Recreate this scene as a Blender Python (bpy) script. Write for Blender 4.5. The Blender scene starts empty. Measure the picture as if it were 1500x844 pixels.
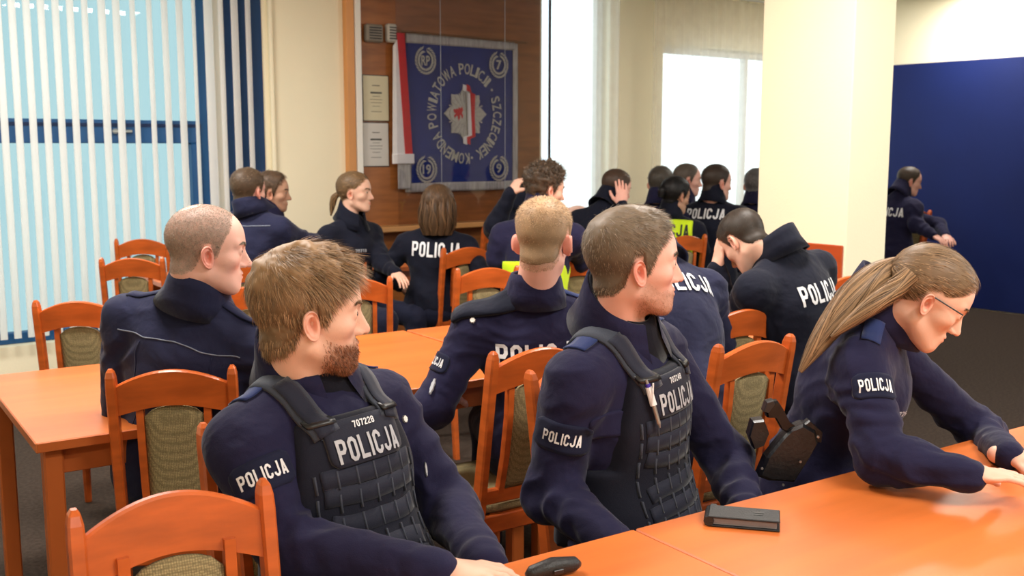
import bpy, math, random
import numpy as np
from mathutils import Vector, Matrix
from mathutils.bvhtree import BVHTree

random.seed(7)
rng = np.random.default_rng(11)
SC = bpy.context.scene
COL = SC.collection

# ------------------------------------------------------------------ camera
CAM_H, PITCH, FPX = 1.52, math.radians(7.7), 1530.0
cam_data = bpy.data.cameras.new('camera')
cam_data.sensor_width = 36.0
cam_data.lens = FPX / 1500 * 36.0
cam_data.clip_start = 0.05
cam = bpy.data.objects.new('camera', cam_data)
cam.location = (0, 0, CAM_H)
cam.rotation_euler = (math.pi / 2 - PITCH, 0, 0)
COL.objects.link(cam)
SC.camera = cam
cam_data.dof.use_dof = True
cam_data.dof.focus_distance = 2.35
cam_data.dof.aperture_fstop = 7.0

# ------------------------------------------------------------------ world and exposure
SC.view_settings.view_transform = 'Standard'
SC.view_settings.look = 'None'
SC.view_settings.exposure = 0.0
SC.view_settings.gamma = 1.0
SC.view_settings.use_curve_mapping = False
world = bpy.data.worlds.new('overcast_sky')
SC.world = world
world.use_nodes = True
wb = world.node_tree.nodes['Background']
wb.inputs[0].default_value = (0.86, 0.97, 1.0, 1)
wb.inputs[1].default_value = 2.2

# the room runs along u (to the right and away) and v (to the left and away)
UA = math.radians(37.9)
U = np.array([math.cos(UA), math.sin(UA), 0.0])
V = np.array([-math.sin(UA), math.cos(UA), 0.0])
P0 = np.array([-0.41, 8.4, 0.0])
ROOM = Matrix.Translation(Vector(P0)) @ Matrix.Rotation(UA, 4, 'Z')


def room_pt(u, v, z):
    return P0 + U * u + V * v + np.array([0, 0, z])


def area(name, u, v, z, su, sv, power, col=(1, 0.945, 0.87), tilt=(0, 0)):
    d = bpy.data.lights.new(name, 'AREA')
    d.shape = 'RECTANGLE'
    d.size, d.size_y = su, sv
    d.energy = power
    d.color = col
    o = bpy.data.objects.new(name, d)
    o.matrix_world = Matrix.Translation(Vector(room_pt(u, v, z))) @ Matrix.Rotation(UA, 4, 'Z') @ \
        Matrix.Rotation(tilt[0], 4, 'X') @ Matrix.Rotation(tilt[1], 4, 'Y')
    COL.objects.link(o)
    return o


# rows of ceiling lamps over the room
for (u, v, w_) in ((-3.6, -1.6, 82), (3.9, -1.9, 60)):
    area('ceiling_lamp', u, v, 2.93, 1.3, 0.35, w_)
for (u, v, w_) in ((-3.9, -3.9, 80), (-1.6, -4.4, 74), (0.9, -5.4, 26)):
    area('ceiling_lamp', u, v, 2.93, 1.3, 0.35, w_)
for (u, v, w_) in ((-5.2, -8.0, 55), (-2.6, -7.2, 92)):
    area('ceiling_lamp', u, v, 2.93, 1.3, 0.35, w_)
# added cool key light from the right, beyond the frame; no window there
area('added_key_light', 2.9, -7.2, 1.85, 3.0, 1.6, 125, (0.93, 0.97, 1.0), (0, math.radians(75)))

# ------------------------------------------------------------------ pixel helpers (1500 x 844 frame)
CP, SP = math.cos(PITCH), math.sin(PITCH)


def ray(px, py):
    a, b = (px - 750) / FPX, (py - 422) / FPX
    return np.array([a, CP - b * SP, -SP - b * CP])


def W(px, py, y):
    r = ray(px, py)
    return np.array([0, 0, CAM_H]) + r * (y / r[1])


def at_z(px, py, z):
    r = ray(px, py)
    return np.array([0, 0, CAM_H]) + r * ((z - CAM_H) / r[2])


def on_wall(px, py, v=0.0):
    """(u, z) where the pixel's ray meets the plane at depth v of the back wall"""
    r = ray(px, py)
    q = P0 + V * v
    t = np.dot(q - np.array([0, 0, CAM_H]), V) / np.dot(r, V)
    p = np.array([0, 0, CAM_H]) + r * t
    return float(np.dot(p - P0, U)), float(p[2])


# ------------------------------------------------------------------ materials
MATS = {}


def srgb(c):
    return tuple(((x / 255) / 12.92 if x / 255 <= 0.04045 else ((x / 255 + 0.055) / 1.055) ** 2.4) for x in c)


def mat(name, col, rough=0.6, spec=0.4, metal=0.0, noise=None, bump=None, sheen=0.0, coords='Object', sss=0.0, emit=0.0):
    """noise=(scale, amount, stretch) varies the colour; bump=(scale, strength)"""
    if name in MATS:
        return MATS[name]
    m = bpy.data.materials.new(name)
    m.use_nodes = True
    nt = m.node_tree
    b = nt.nodes['Principled BSDF']
    b.inputs['Base Color'].default_value = (*col, 1)
    b.inputs['Roughness'].default_value = rough
    b.inputs['Specular IOR Level'].default_value = spec
    b.inputs['Metallic'].default_value = metal
    if sheen:
        b.inputs['Sheen Weight'].default_value = sheen
        b.inputs['Sheen Roughness'].default_value = 0.4
    if sss:
        b.inputs['Subsurface Weight'].default_value = sss
        b.inputs['Subsurface Radius'].default_value = (0.012, 0.005, 0.003)
        b.inputs['Subsurface Scale'].default_value = 1.0
    if emit:
        b.inputs['Emission Color'].default_value = (*col, 1)
        b.inputs['Emission Strength'].default_value = emit
    tc = nt.nodes.new('ShaderNodeTexCoord')
    if noise:
        mp = nt.nodes.new('ShaderNodeMapping')
        mp.inputs['Scale'].default_value = noise[2] if len(noise) > 2 else (1, 1, 1)
        nt.links.new(tc.outputs[coords], mp.inputs[0])
        nz = nt.nodes.new('ShaderNodeTexNoise')
        nz.inputs['Scale'].default_value = noise[0]
        nz.inputs['Detail'].default_value = 5
        nt.links.new(mp.outputs[0], nz.inputs['Vector'])
        cr = nt.nodes.new('ShaderNodeValToRGB')
        a = noise[1]
        cr.color_ramp.elements[0].position = 0.3
        cr.color_ramp.elements[1].position = 0.7
        cr.color_ramp.elements[0].color = (*[c * (1 - a) for c in col], 1)
        cr.color_ramp.elements[1].color = (*[min(1, c * (1 + a)) for c in col], 1)
        nt.links.new(nz.outputs['Fac'], cr.inputs[0])
        nt.links.new(cr.outputs[0], b.inputs['Base Color'])
    if bump:
        nz2 = nt.nodes.new('ShaderNodeTexNoise')
        nz2.inputs['Scale'].default_value = bump[0]
        nz2.inputs['Detail'].default_value = 3
        nt.links.new(tc.outputs[coords], nz2.inputs['Vector'])
        bp = nt.nodes.new('ShaderNodeBump')
        bp.inputs['Strength'].default_value = bump[1]
        bp.inputs['Distance'].default_value = 0.01
        nt.links.new(nz2.outputs['Fac'], bp.inputs['Height'])
        nt.links.new(bp.outputs[0], b.inputs['Normal'])
    MATS[name] = m
    return m


def weave_mat(name, col, scale, dark=0.55):
    """woven upholstery: a fine checker of light and dark threads"""
    m = mat(name, col, 0.9, 0.2)
    nt = m.node_tree
    b = nt.nodes['Principled BSDF']
    tc = [n for n in nt.nodes if n.type == 'TEX_COORD'][0]
    vo = nt.nodes.new('ShaderNodeTexVoronoi')
    vo.inputs['Scale'].default_value = scale
    vo.inputs['Randomness'].default_value = 0.25
    nt.links.new(tc.outputs['Object'], vo.inputs['Vector'])
    cr = nt.nodes.new('ShaderNodeValToRGB')
    cr.color_ramp.elements[0].position = 0.1
    cr.color_ramp.elements[1].position = 0.65
    cr.color_ramp.elements[0].color = (*[c * 1.25 for c in col], 1)
    cr.color_ramp.elements[1].color = (*[c * dark for c in col], 1)
    nt.links.new(vo.outputs['Distance'], cr.inputs[0])
    nt.links.new(cr.outputs[0], b.inputs['Base Color'])
    bp = nt.nodes.new('ShaderNodeBump')
    bp.invert = True
    bp.inputs['Strength'].default_value = 0.5
    bp.inputs['Distance'].default_value = 0.003
    nt.links.new(vo.outputs['Distance'], bp.inputs['Height'])
    nt.links.new(bp.outputs[0], b.inputs['Normal'])
    return m


def skin_mat(name, col, beard=(0.16, 0.07, 0.03), scalp=(.1, .07, .05)):
    """skin; vertex mask: red = lips and flush, green = stubble colour, blue = shaved scalp"""
    m = mat(name, col, 0.48, 0.35, sss=0.12)
    nt = m.node_tree
    b = nt.nodes['Principled BSDF']
    at = nt.nodes.new('ShaderNodeAttribute')
    at.attribute_name = 'mask'
    sp = nt.nodes.new('ShaderNodeSeparateColor')
    nt.links.new(at.outputs['Color'], sp.inputs[0])
    tc = [n for n in nt.nodes if n.type == 'TEX_COORD'][0]
    nz = nt.nodes.new('ShaderNodeTexNoise')
    nz.inputs['Scale'].default_value = 22
    nt.links.new(tc.outputs['Object'], nz.inputs['Vector'])
    mx0 = nt.nodes.new('ShaderNodeMix')
    mx0.data_type = 'RGBA'
    mx0.inputs[6].default_value = (*[c * 0.86 for c in col], 1)
    mx0.inputs[7].default_value = (min(1, col[0] * 1.1), col[1] * 1.1, col[2] * 1.12, 1)
    nt.links.new(nz.outputs['Fac'], mx0.inputs[0])
    mx1 = nt.nodes.new('ShaderNodeMix')
    mx1.data_type = 'RGBA'
    mx1.inputs[7].default_value = (col[0] * 0.92, col[1] * 0.42, col[2] * 0.38, 1)
    nt.links.new(sp.outputs[0], mx1.inputs[0])
    nt.links.new(mx0.outputs[2], mx1.inputs[6])
    mx2 = nt.nodes.new('ShaderNodeMix')
    mx2.data_type = 'RGBA'
    mx2.inputs[7].default_value = (*beard, 1)
    nt.links.new(sp.outputs[1], mx2.inputs[0])
    nt.links.new(mx1.outputs[2], mx2.inputs[6])
    mx3 = nt.nodes.new('ShaderNodeMix')
    mx3.data_type = 'RGBA'
    mx3.inputs[7].default_value = (*scalp, 1)
    nt.links.new(sp.outputs[2], mx3.inputs[0])
    nt.links.new(mx2.outputs[2], mx3.inputs[6])
    nt.links.new(mx3.outputs[2], b.inputs['Base Color'])
    nb = nt.nodes.new('ShaderNodeTexNoise')
    nb.inputs['Scale'].default_value = 320
    nt.links.new(tc.outputs['Object'], nb.inputs['Vector'])
    bp = nt.nodes.new('ShaderNodeBump')
    bp.inputs['Strength'].default_value = 0.12
    bp.inputs['Distance'].default_value = 0.002
    nt.links.new(nb.outputs['Fac'], bp.inputs['Height'])
    nt.links.new(bp.outputs[0], b.inputs['Normal'])
    return m


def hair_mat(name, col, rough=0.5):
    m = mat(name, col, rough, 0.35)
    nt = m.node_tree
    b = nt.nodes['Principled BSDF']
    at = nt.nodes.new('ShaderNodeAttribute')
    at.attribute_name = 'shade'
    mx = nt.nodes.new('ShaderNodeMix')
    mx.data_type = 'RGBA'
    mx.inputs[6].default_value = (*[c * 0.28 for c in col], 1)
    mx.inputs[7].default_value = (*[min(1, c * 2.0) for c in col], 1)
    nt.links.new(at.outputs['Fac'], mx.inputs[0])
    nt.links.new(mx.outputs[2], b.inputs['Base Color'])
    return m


# ------------------------------------------------------------------ object helpers
def tag(o, label=None, cat=None, group=None, kind=None):
    if label: o['label'] = label
    if cat: o['category'] = cat
    if group: o['group'] = group
    if kind: o['kind'] = kind
    return o


def empty(name, loc=(0, 0, 0), rz=0.0, label=None, cat=None, group=None, matrix=None):
    o = bpy.data.objects.new(name, None)
    o.empty_display_size = 0.1
    if matrix is not None:
        o.matrix_world = matrix
    else:
        o.location = loc
        o.rotation_euler = (0, 0, rz)
    COL.objects.link(o)
    return tag(o, label, cat, group)


def mesh_obj(name, verts, faces, material, parent=None, smooth=True, attrs=None, world=False):
    me = bpy.data.meshes.new(name)
    verts = np.asarray(verts, dtype=np.float32)
    if isinstance(faces, np.ndarray):
        k = faces.shape[1]
        me.vertices.add(len(verts))
        me.vertices.foreach_set('co', verts.ravel())
        me.loops.add(faces.size)
        me.loops.foreach_set('vertex_index', faces.astype(np.int32).ravel())
        me.polygons.add(len(faces))
        me.polygons.foreach_set('loop_start', np.arange(0, faces.size, k, dtype=np.int32))
        me.update(calc_edges=True)
    else:
        me.from_pydata([tuple(map(float, v)) for v in verts], [], faces)
        me.update()
    if smooth:
        me.polygons.foreach_set('use_smooth', np.ones(len(me.polygons), dtype=bool))
    if attrs:
        for an, (kind, arr) in attrs.items():
            if kind == 'COLOR':
                a = me.color_attributes.new(an, 'FLOAT_COLOR', 'POINT')
                a.data.foreach_set('color', np.asarray(arr, dtype=np.float32).ravel())
            else:
                a = me.attributes.new(an, 'FLOAT', 'POINT')
                a.data.foreach_set('value', np.asarray(arr, dtype=np.float32).ravel())
    for mm in (material if isinstance(material, (list, tuple)) else [material]):
        me.materials.append(mm)
    o = bpy.data.objects.new(name, me)
    COL.objects.link(o)
    if parent is not None:
        o.parent = parent
        if world:
            o.matrix_parent_inverse = parent.matrix_world.inverted() if parent.type != 'EMPTY' else world_of(parent).inverted()
    return o


def world_of(o):
    if o.parent is None:
        if o.rotation_mode == 'XYZ':
            return Matrix.LocRotScale(o.location, o.rotation_euler, o.scale)
    return Matrix.LocRotScale(o.location, o.rotation_euler, o.scale) if o.parent is None else \
        world_of(o.parent) @ o.matrix_parent_inverse @ Matrix.LocRotScale(o.location, o.rotation_euler, o.scale)


class MB:
    """collects simple pieces that belong to ONE part"""
    def __init__(self):
        self.v, self.f = [], []

    def add(self, vs, fs):
        b = len(self.v)
        self.v += [tuple(map(float, v)) for v in vs]
        self.f += [tuple(i + b for i in f) for f in fs]
        return self

    def box(self, c, s, rot=None, bev=0.0):
        cx, cy, cz = c
        hx, hy, hz = s[0] / 2, s[1] / 2, s[2] / 2
        if bev > 0:
            b = min(bev, hx * .9, hy * .9, hz * .9)
            vs, idx = [], {}
            for sx in (-1, 1):
                for sy in (-1, 1):
                    for sz in (-1, 1):
                        for ax in range(3):
                            p = [sx * (hx - b), sy * (hy - b), sz * (hz - b)]
                            p[ax] = (sx * hx, sy * hy, sz * hz)[ax]
                            idx[(sx, sy, sz, ax)] = len(vs)
                            vs.append(p)
            fs = []
            for ax in range(3):
                o1, o2 = [(1, 2), (0, 2), (0, 1)][ax]
                for s_ in (-1, 1):
                    q = []
                    for (a, b_) in ((-1, -1), (1, -1), (1, 1), (-1, 1)):
                        k = [0, 0, 0]
                        k[ax], k[o1], k[o2] = s_, a, b_
                        q.append(idx[(*k, ax)])
                    fs.append(q)
            for ax in range(3):
                o1, o2 = [(1, 2), (0, 2), (0, 1)][ax]
                for a in (-1, 1):
                    for b_ in (-1, 1):
                        k1 = [0, 0, 0]; k1[ax], k1[o1], k1[o2] = -1, a, b_
                        k2 = [0, 0, 0]; k2[ax], k2[o1], k2[o2] = 1, a, b_
                        fs.append([idx[(*k1, o1)], idx[(*k1, o2)], idx[(*k2, o2)], idx[(*k2, o1)]])
            for sx in (-1, 1):
                for sy in (-1, 1):
                    for sz in (-1, 1):
                        fs.append([idx[(sx, sy, sz, 0)], idx[(sx, sy, sz, 1)], idx[(sx, sy, sz, 2)]])
        else:
            vs = [(x, y, z) for x in (-hx, hx) for y in (-hy, hy) for z in (-hz, hz)]
            fs = [(0, 1, 3, 2), (4, 6, 7, 5), (0, 4, 5, 1), (2, 3, 7, 6), (0, 2, 6, 4), (1, 5, 7, 3)]
        if rot is not None:
            vs = [tuple(rot @ Vector(v)) for v in vs]
        return self.add([(v[0] + cx, v[1] + cy, v[2] + cz) for v in vs], fs)

    def tube(self, pts, radii, seg=10, flat=1.0):
        pts = [np.array(p, float) for p in pts]
        n = len(pts)
        if np.isscalar(radii): radii = [radii] * n
        ref = np.array([0, 0, 1.0])
        vs, fs = [], []
        for i, p in enumerate(pts):
            t = pts[min(i + 1, n - 1)] - pts[max(i - 1, 0)]
            t /= (np.linalg.norm(t) + 1e-9)
            a = np.cross(t, ref)
            if np.linalg.norm(a) < 1e-3: a = np.cross(t, np.array([0, 1.0, 0]))
            a /= np.linalg.norm(a)
            b = np.cross(t, a)
            for k in range(seg):
                w = 2 * math.pi * k / seg
                vs.append(p + radii[i] * (a * math.cos(w) + b * math.sin(w) * flat))
        for i in range(n - 1):
            for k in range(seg):
                fs.append((i * seg + k, i * seg + (k + 1) % seg, (i + 1) * seg + (k + 1) % seg, (i + 1) * seg + k))
        fs.append(tuple(range(seg - 1, -1, -1)))
        fs.append(tuple((n - 1) * seg + k for k in range(seg)))
        return self.add(vs, fs)

    def prism(self, outline, y0, y1):
        """outline in x,z, extruded along y"""
        n = len(outline)
        vs = [(x, y0, z) for x, z in outline] + [(x, y1, z) for x, z in outline]
        fs = [tuple(range(n)), tuple(range(2 * n - 1, n - 1, -1))] + [(i, i + n, (i + 1) % n + n, (i + 1) % n) for i in range(n)]
        return self.add(vs, fs)

    def build(self, name, material, parent=None, smooth=False, matrix=None):
        o = mesh_obj(name, self.v, self.f, material, parent, smooth)
        if matrix is not None:
            o.matrix_world = matrix
        import bmesh
        bm = bmesh.new(); bm.from_mesh(o.data)
        bmesh.ops.recalc_face_normals(bm, faces=bm.faces)
        bm.to_mesh(o.data); bm.free()
        return o


def copy_tree(o, parent=None):
    c = o.copy()
    COL.objects.link(c)
    c.parent = parent
    for ch in list(o.children):
        copy_tree(ch, c)
    return c
# ================================================================== the room
cream = mat('cream_wall_paint', (0.93, 0.86, 0.64), 0.85, 0.2, noise=(1.2, 0.03), bump=(90, 0.08))
white_paint = mat('white_ceiling_paint', (0.86, 0.84, 0.78), 0.9, 0.2, noise=(1.0, 0.02))
floor_m = mat('brown_carpet', (0.05, 0.036, 0.028), 0.95, 0.1, noise=(60, 0.3), bump=(300, 0.4))
wood_panel = mat('display_wood', (0.30, 0.105, 0.025), 0.4, 0.4, noise=(3, 0.25, (1, 1, 7)), bump=(40, 0.03))
blue_frame = mat('blue_window_frame', (0.015, 0.09, 0.25), 0.4, 0.4, noise=(3, 0.1))
slat_m = mat('blind_slat_fabric', (0.96, 0.96, 0.94), 0.8, 0.2, noise=(30, 0.01))
navy_panel = mat('navy_wall_panel', (0.004, 0.014, 0.105), 0.6, 0.3, noise=(2, 0.08))
orange_wood = mat('orange_trim_wood', (0.70, 0.33, 0.12), 0.5, 0.3, noise=(4, 0.12, (1, 1, 0.2)))
dado_m = mat('red_dado_laminate', (0.42, 0.065, 0.012), 0.5, 0.3, noise=(5, 0.15, (0.3, 0.3, 3)))

ZC = 2.98
UL, UR, VB = -7.2, 4.62, -9.6


def wall_box(name, u0, u1, z0, z1, m, v0=0.0, v1=0.14, kind='structure', parent=None):
    o = MB().box(((u0 + u1) / 2, (v0 + v1) / 2, (z0 + z1) / 2), (u1 - u0, v1 - v0, z1 - z0)).build(name, m, parent)
    if parent is None:
        o.matrix_world = ROOM
        if kind: o['kind'] = kind
    return o


o = MB().box(((UL + UR) / 2, VB / 2 + .1, -0.05), (UR - UL + .4, -VB + .6, 0.1)).build('floor', floor_m, None, matrix=ROOM); o['kind'] = 'structure'
o = MB().box(((UL + UR) / 2, VB / 2 + .1, ZC + 0.05), (UR - UL + .4, -VB + .6, 0.1)).build('ceiling', white_paint, None, matrix=ROOM); o['kind'] = 'structure'
o = MB().box((UL - .07, VB / 2, ZC / 2), (0.14, -VB + .3, ZC)).build('wall_left', cream, None, matrix=ROOM); o['kind'] = 'structure'
o = MB().box(((UL + UR) / 2, VB - .07, ZC / 2), (UR - UL + .3, 0.14, ZC)).build('wall_front', cream, None, matrix=ROOM); o['kind'] = 'structure'
wr = MB().box((UR + .07, VB / 2, ZC / 2), (0.14, -VB + .3, ZC)).build('wall_right', cream, None, matrix=ROOM); wr['kind'] = 'structure'
o = MB().box((UR - .012, -1.9, 1.165), (0.024, 3.4, 2.31), bev=.004).build('panel', navy_panel, wr)

# --- openings of the back wall
uw0 = -5.2
uw1 = on_wall(315, 200)[0]                       # left window ends
ucase0, ucase1 = on_wall(528, 200)[0], on_wall(789, 200)[0]
wa0, wa1 = ucase1 + 0.03, on_wall(892, 150)[0]
wb0, wb1 = on_wall(970, 150)[0], on_wall(1180, 150)[0]
ztop = 2.95
zwin_a = on_wall(1040, 70)[1]
SILL = 0.85
segs = [(UL, uw0, 0, ZC), (uw0, uw1, 0, 0.30), (uw0, uw1, ztop, ZC), (uw1, wa0, 0, ZC),
        (wa0, wa1, 0, SILL), (wa0, wa1, 2.92, ZC), (wa1, wb0, 0, ZC),
        (wb0, wb1, 0, SILL), (wb0, wb1, zwin_a, ZC), (wb1, UR, 0, ZC)]
mb = MB()
for (a, b, c, d) in segs:
    mb.box(((a + b) / 2, 0.10, (c + d) / 2), (b - a, 0.2, d - c))
o = mb.build('wall_back', cream, None, matrix=ROOM); o['kind'] = 'structure'

# --- glass
def glass_mat(name, tint, gloss=0.03, rough=0.0):
    m = bpy.data.materials.new(name)
    m.use_nodes = True
    nt = m.node_tree
    nt.nodes.clear()
    out = nt.nodes.new('ShaderNodeOutputMaterial')
    tr = nt.nodes.new('ShaderNodeBsdfTransparent'); tr.inputs[0].default_value = (*tint, 1)
    gl = nt.nodes.new('ShaderNodeBsdfGlossy'); gl.inputs['Roughness'].default_value = rough
    lw = nt.nodes.new('ShaderNodeLayerWeight'); lw.inputs[0].default_value = .5
    pw = nt.nodes.new('ShaderNodeMath'); pw.operation = 'POWER'; pw.inputs[1].default_value = 5.0
    mu = nt.nodes.new('ShaderNodeMath'); mu.operation = 'MULTIPLY_ADD'; mu.inputs[1].default_value = 0.9; mu.inputs[2].default_value = gloss
    mx = nt.nodes.new('ShaderNodeMixShader')
    nt.links.new(lw.outputs['Facing'], pw.inputs[0]); nt.links.new(pw.outputs[0], mu.inputs[0]); nt.links.new(mu.outputs[0], mx.inputs[0])
    nt.links.new(tr.outputs[0], mx.inputs[1]); nt.links.new(gl.outputs[0], mx.inputs[2])
    nt.links.new(mx.outputs[0], out.inputs[0])
    return m


tinted = glass_mat('tinted_window_glass', (0.50, 0.59, 0.60))
clear_g = glass_mat('clear_window_glass', (0.95, 0.97, 0.97))
case_g = glass_mat('display_case_glass', (0.90, 0.90, 0.92), 0.045, 0.02)


def window_frame(name, u0, u1, z0, z1, m, mullions, transoms, glass, w=0.07):
    root = empty(name, matrix=ROOM)
    root['kind'] = 'structure'
    mb = MB()
    for u in (u0 + w / 2, u1 - w / 2):
        mb.box((u, 0.12, (z0 + z1) / 2), (w, 0.07, z1 - z0), bev=.006)
    for z in (z0 + w / 2, z1 - w / 2):
        mb.box(((u0 + u1) / 2, 0.12, z), (u1 - u0 - 2 * w, 0.07, w), bev=.006)
    mb.build('window_frame', m, root)
    for u, ww, a, b in mullions:
        MB().box((u, 0.115, (a + b) / 2), (ww, 0.08, b - a), bev=.006).build('mullion', m, root)
    for z, hh in transoms:
        t = MB().box(((u0 + u1) / 2, 0.115, z), (u1 - u0 - 2 * w, 0.085, hh), bev=.006).build('transom', m, root)
        MB().box(((u0 + u1) / 2, 0.07, z + hh * .28), (u1 - u0 - 2 * w, 0.008, hh * .14)).build('sealing_strip', MATS.get('dark_seal') or mat('dark_seal', (0.004, 0.02, 0.08), .6, noise=(9, .1)), t)
    MB().box(((u0 + u1) / 2, 0.13, (z0 + z1) / 2), (u1 - u0 - 2 * w, 0.006, z1 - z0 - 2 * w)).build('pane', glass, root)
    return root


zt0, zt1 = on_wall(230, 210)[1], on_wall(230, 176)[1]
um = on_wall(300, 300)[0]
win1 = window_frame('window_1', uw0, uw1, 0.30, ztop, blue_frame,
                    [(um - 0.01, 0.075, 0.37, zt0)], [((zt0 + zt1) / 2, zt1 - zt0)], tinted)
# window handle on the transom
hu0, hz0 = on_wall(168, 192)
hu1, _ = on_wall(198, 192)
MB().box(((hu0 + hu1) / 2, 0.05, hz0), (hu1 - hu0, 0.015, 0.022), bev=.006).box((hu0 + .02, 0.065, hz0), (0.02, 0.03, 0.03)).build('window_handle', mat('silver_metal', (0.6, 0.62, 0.65), .3, .5, 1.0, noise=(20, .05)), win1)
white_frame = mat('white_window_frame', (0.8, 0.8, 0.78), .5, noise=(4, .03))
window_frame('window_2', wa0, wa1, SILL, 2.92, white_frame, [], [], clear_g)
window_frame('window_3', wb0, wb1, SILL, zwin_a, white_frame, [((wb0 + wb1) / 2 + .2, .05, SILL, zwin_a)], [], clear_g)
for nm, a, b in (('trim_1', wa0, wa1), ('trim_2', wb0, wb1)):
    o = MB().box(((a + b) / 2, -0.06, SILL - .02), (b - a, 0.16, 0.04), bev=.008).build(nm, white_frame, None, matrix=ROOM); o['kind'] = 'structure'

# --- vertical blind: every slat an object of its own
slat_px = [(133, 9), (157.5, 11), (178.5, 11), (202, 8), (226, 8), (248, 10), (269.5, 11), (290, 6), (311, 14), (329, 8),
           (349, 12), (368.5, 9)]
zs0, zs1 = 0.36, 2.86
left_more = [112, 91, 70, 49, 28, 7, -14]
slat_mesh = None


def make_slat(u, wpx, name='blind_slat', turn=0.0):
    global slat_mesh
    wid = wpx / 236.0
    n = 7
    vs, fs = [], []
    for j, z in enumerate(np.linspace(zs0, zs1, 5)):
        for s in (0, 1):
            for i in range(n):
                t = i / (n - 1) * 2 - 1
                vs.append((t * wid / 2, -0.006 * (1 - t * t) + s * 0.0015, z))
    row = 2 * n
    for j in range(4):
        for i in range(n - 1):
            a = j * row + i
            fs.append((a, a + 1, a + 1 + row, a + row))
            a += n
            fs.append((a + 1, a, a + row, a + 1 + row))
        for i in (0, n - 1):
            a = j * row + i
            fs.append((a, a + row, a + row + n, a + n))
    me = mesh_obj(name, vs, fs, slat_m)
    me.matrix_world = ROOM @ Matrix.Translation((u, -0.075, 0)) @ Matrix.Rotation(turn, 4, 'Z')
    MB().box((0, 0, zs1 + .015), (0.012, 0.012, 0.05)).build('hanger', white_frame, me)
    return me


blind = empty('vertical_blind', label='white vertical slat blind over the blue framed window at the left', cat='blind')
allsl = [(p, 10) for p in left_more[::-1]] + slat_px
for i, (p, w) in enumerate(allsl):
    u = on_wall(p, 190, -0.075)[0]
    s = make_slat(u, w, turn=math.radians(random.uniform(-3, 3)))
    s.parent = blind
rail0, rail1 = on_wall(-20, 100)[0], on_wall(385, 100)[0]
o = MB().box(((rail0 + rail1) / 2, -0.075, 2.945), (rail1 - rail0, 0.045, 0.03), bev=.004).build('head_rail', white_frame, None, matrix=ROOM)
o.parent = blind

# navy strip of wall behind the last slats, and the light strip next to the window
# wall between window and wood post
_nt = slat_m.node_tree
_tl = _nt.nodes.new('ShaderNodeBsdfTranslucent'); _tl.inputs[0].default_value = (.97, .97, .95, 1)
_mx = _nt.nodes.new('ShaderNodeMixShader'); _mx.inputs[0].default_value = .55
_nt.links.new(_nt.nodes['Principled BSDF'].outputs[0], _mx.inputs[1]); _nt.links.new(_tl.outputs[0], _mx.inputs[2])
_nt.links.new(_mx.outputs[0], _nt.nodes['Material Output'].inputs[0])
ns0, ns1 = on_wall(332, 180)[0], on_wall(386, 180)[0]
navy2 = mat('navy_wall_strip', (0.010, 0.045, 0.13), .6, .3, noise=(3, .1))
wb_obj = bpy.data.objects['wall_back']
MB().box(((ns0 + ns1) / 2, -0.006, ZC / 2), (ns1 - ns0, 0.012, ZC - .02)).build('dark_panel', navy2, wb_obj)
for a, b in ((uw1 - .01, on_wall(333, 150)[0]),):
    MB().box(((a + b) / 2, -0.004, ZC / 2), (b - a, 0.008, ZC)).build('reveal_strip', slat_m, wb_obj)
# wooden post and white post beside the display case
a, b = on_wall(508, 200, -.03)[0], on_wall(519, 200, -.03)[0]
o = MB().box(((a + b) / 2, -0.03, ZC / 2), (b - a, 0.06, ZC), bev=.003).build('trim_3', orange_wood, None, matrix=ROOM); o['kind'] = 'structure'
a, b = on_wall(520, 200, -.03)[0], on_wall(528, 200, -.03)[0]
o = MB().box(((a + b) / 2, -0.035, ZC / 2), (b - a, 0.07, ZC), bev=.003).build('trim_4', white_paint, None, matrix=ROOM); o['kind'] = 'structure'
# pipe-like fold of the wall at 395
a = on_wall(397, 150)[0]
o = MB().box((a, -0.02, ZC / 2), (0.03, 0.04, ZC), bev=.008).build('trim_5', cream, None, matrix=ROOM); o['kind'] = 'structure'
# dado band right part of the back wall
o = MB().box(((ucase1 + UR) / 2 + .05, -0.012, 0.42), (UR - ucase1 - .1, 0.024, 0.84), bev=.004).build('trim_6', dado_m, None, matrix=ROOM); o['kind'] = 'structure'

# --- display case with the banner
cz0, cz1 = on_wall(655, 326)[1], 2.88
case = empty('display_case', matrix=ROOM, label='shallow wall display case with brown wooden back, glass front and dark edge', cat='display case')
MB().box(((ucase0 + ucase1) / 2, -0.008, (cz1) / 2), (ucase1 - ucase0, 0.016, cz1)).build('back_panel', wood_panel, case)
dark_metal = mat('dark_case_edge', (0.03, 0.025, 0.025), .4, .4, .5, noise=(10, .1))
MB().box((ucase1 - .009, -0.152, (cz0 + cz1) / 2), (0.018, 0.02, cz1 - cz0), bev=.003).build('side_frame', dark_metal, case)
MB().box(((ucase0 + ucase1) / 2, -0.085, cz1 + .01), (ucase1 - ucase0, 0.15, 0.03), bev=.003).build('top_frame', dark_metal, case)
MB().box(((ucase0 + ucase1) / 2, -0.095, cz0 - .015), (ucase1 - ucase0, 0.19, 0.04), bev=.006).build('bottom_ledge', mat('ledge_wood', (.5, .25, .09), .4, noise=(5, .2, (.3, 1, 1))), case)
MB().box(((ucase0 + ucase1) / 2 + .1, -0.155, (cz0 + cz1) / 2), (ucase1 - ucase0 - .25, 0.006, cz1 - cz0)).build('glass_front', case_g, case)
for t in (0.36, 0.72):
    MB().box((ucase0 + (ucase1 - ucase0) * t, -0.159, (cz0 + cz1) / 2), (0.004, 0.003, cz1 - cz0)).build('glass_joint', mat('glass_edge', (.35, .38, .42), .3, noise=(9, .05)), case)
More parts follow.
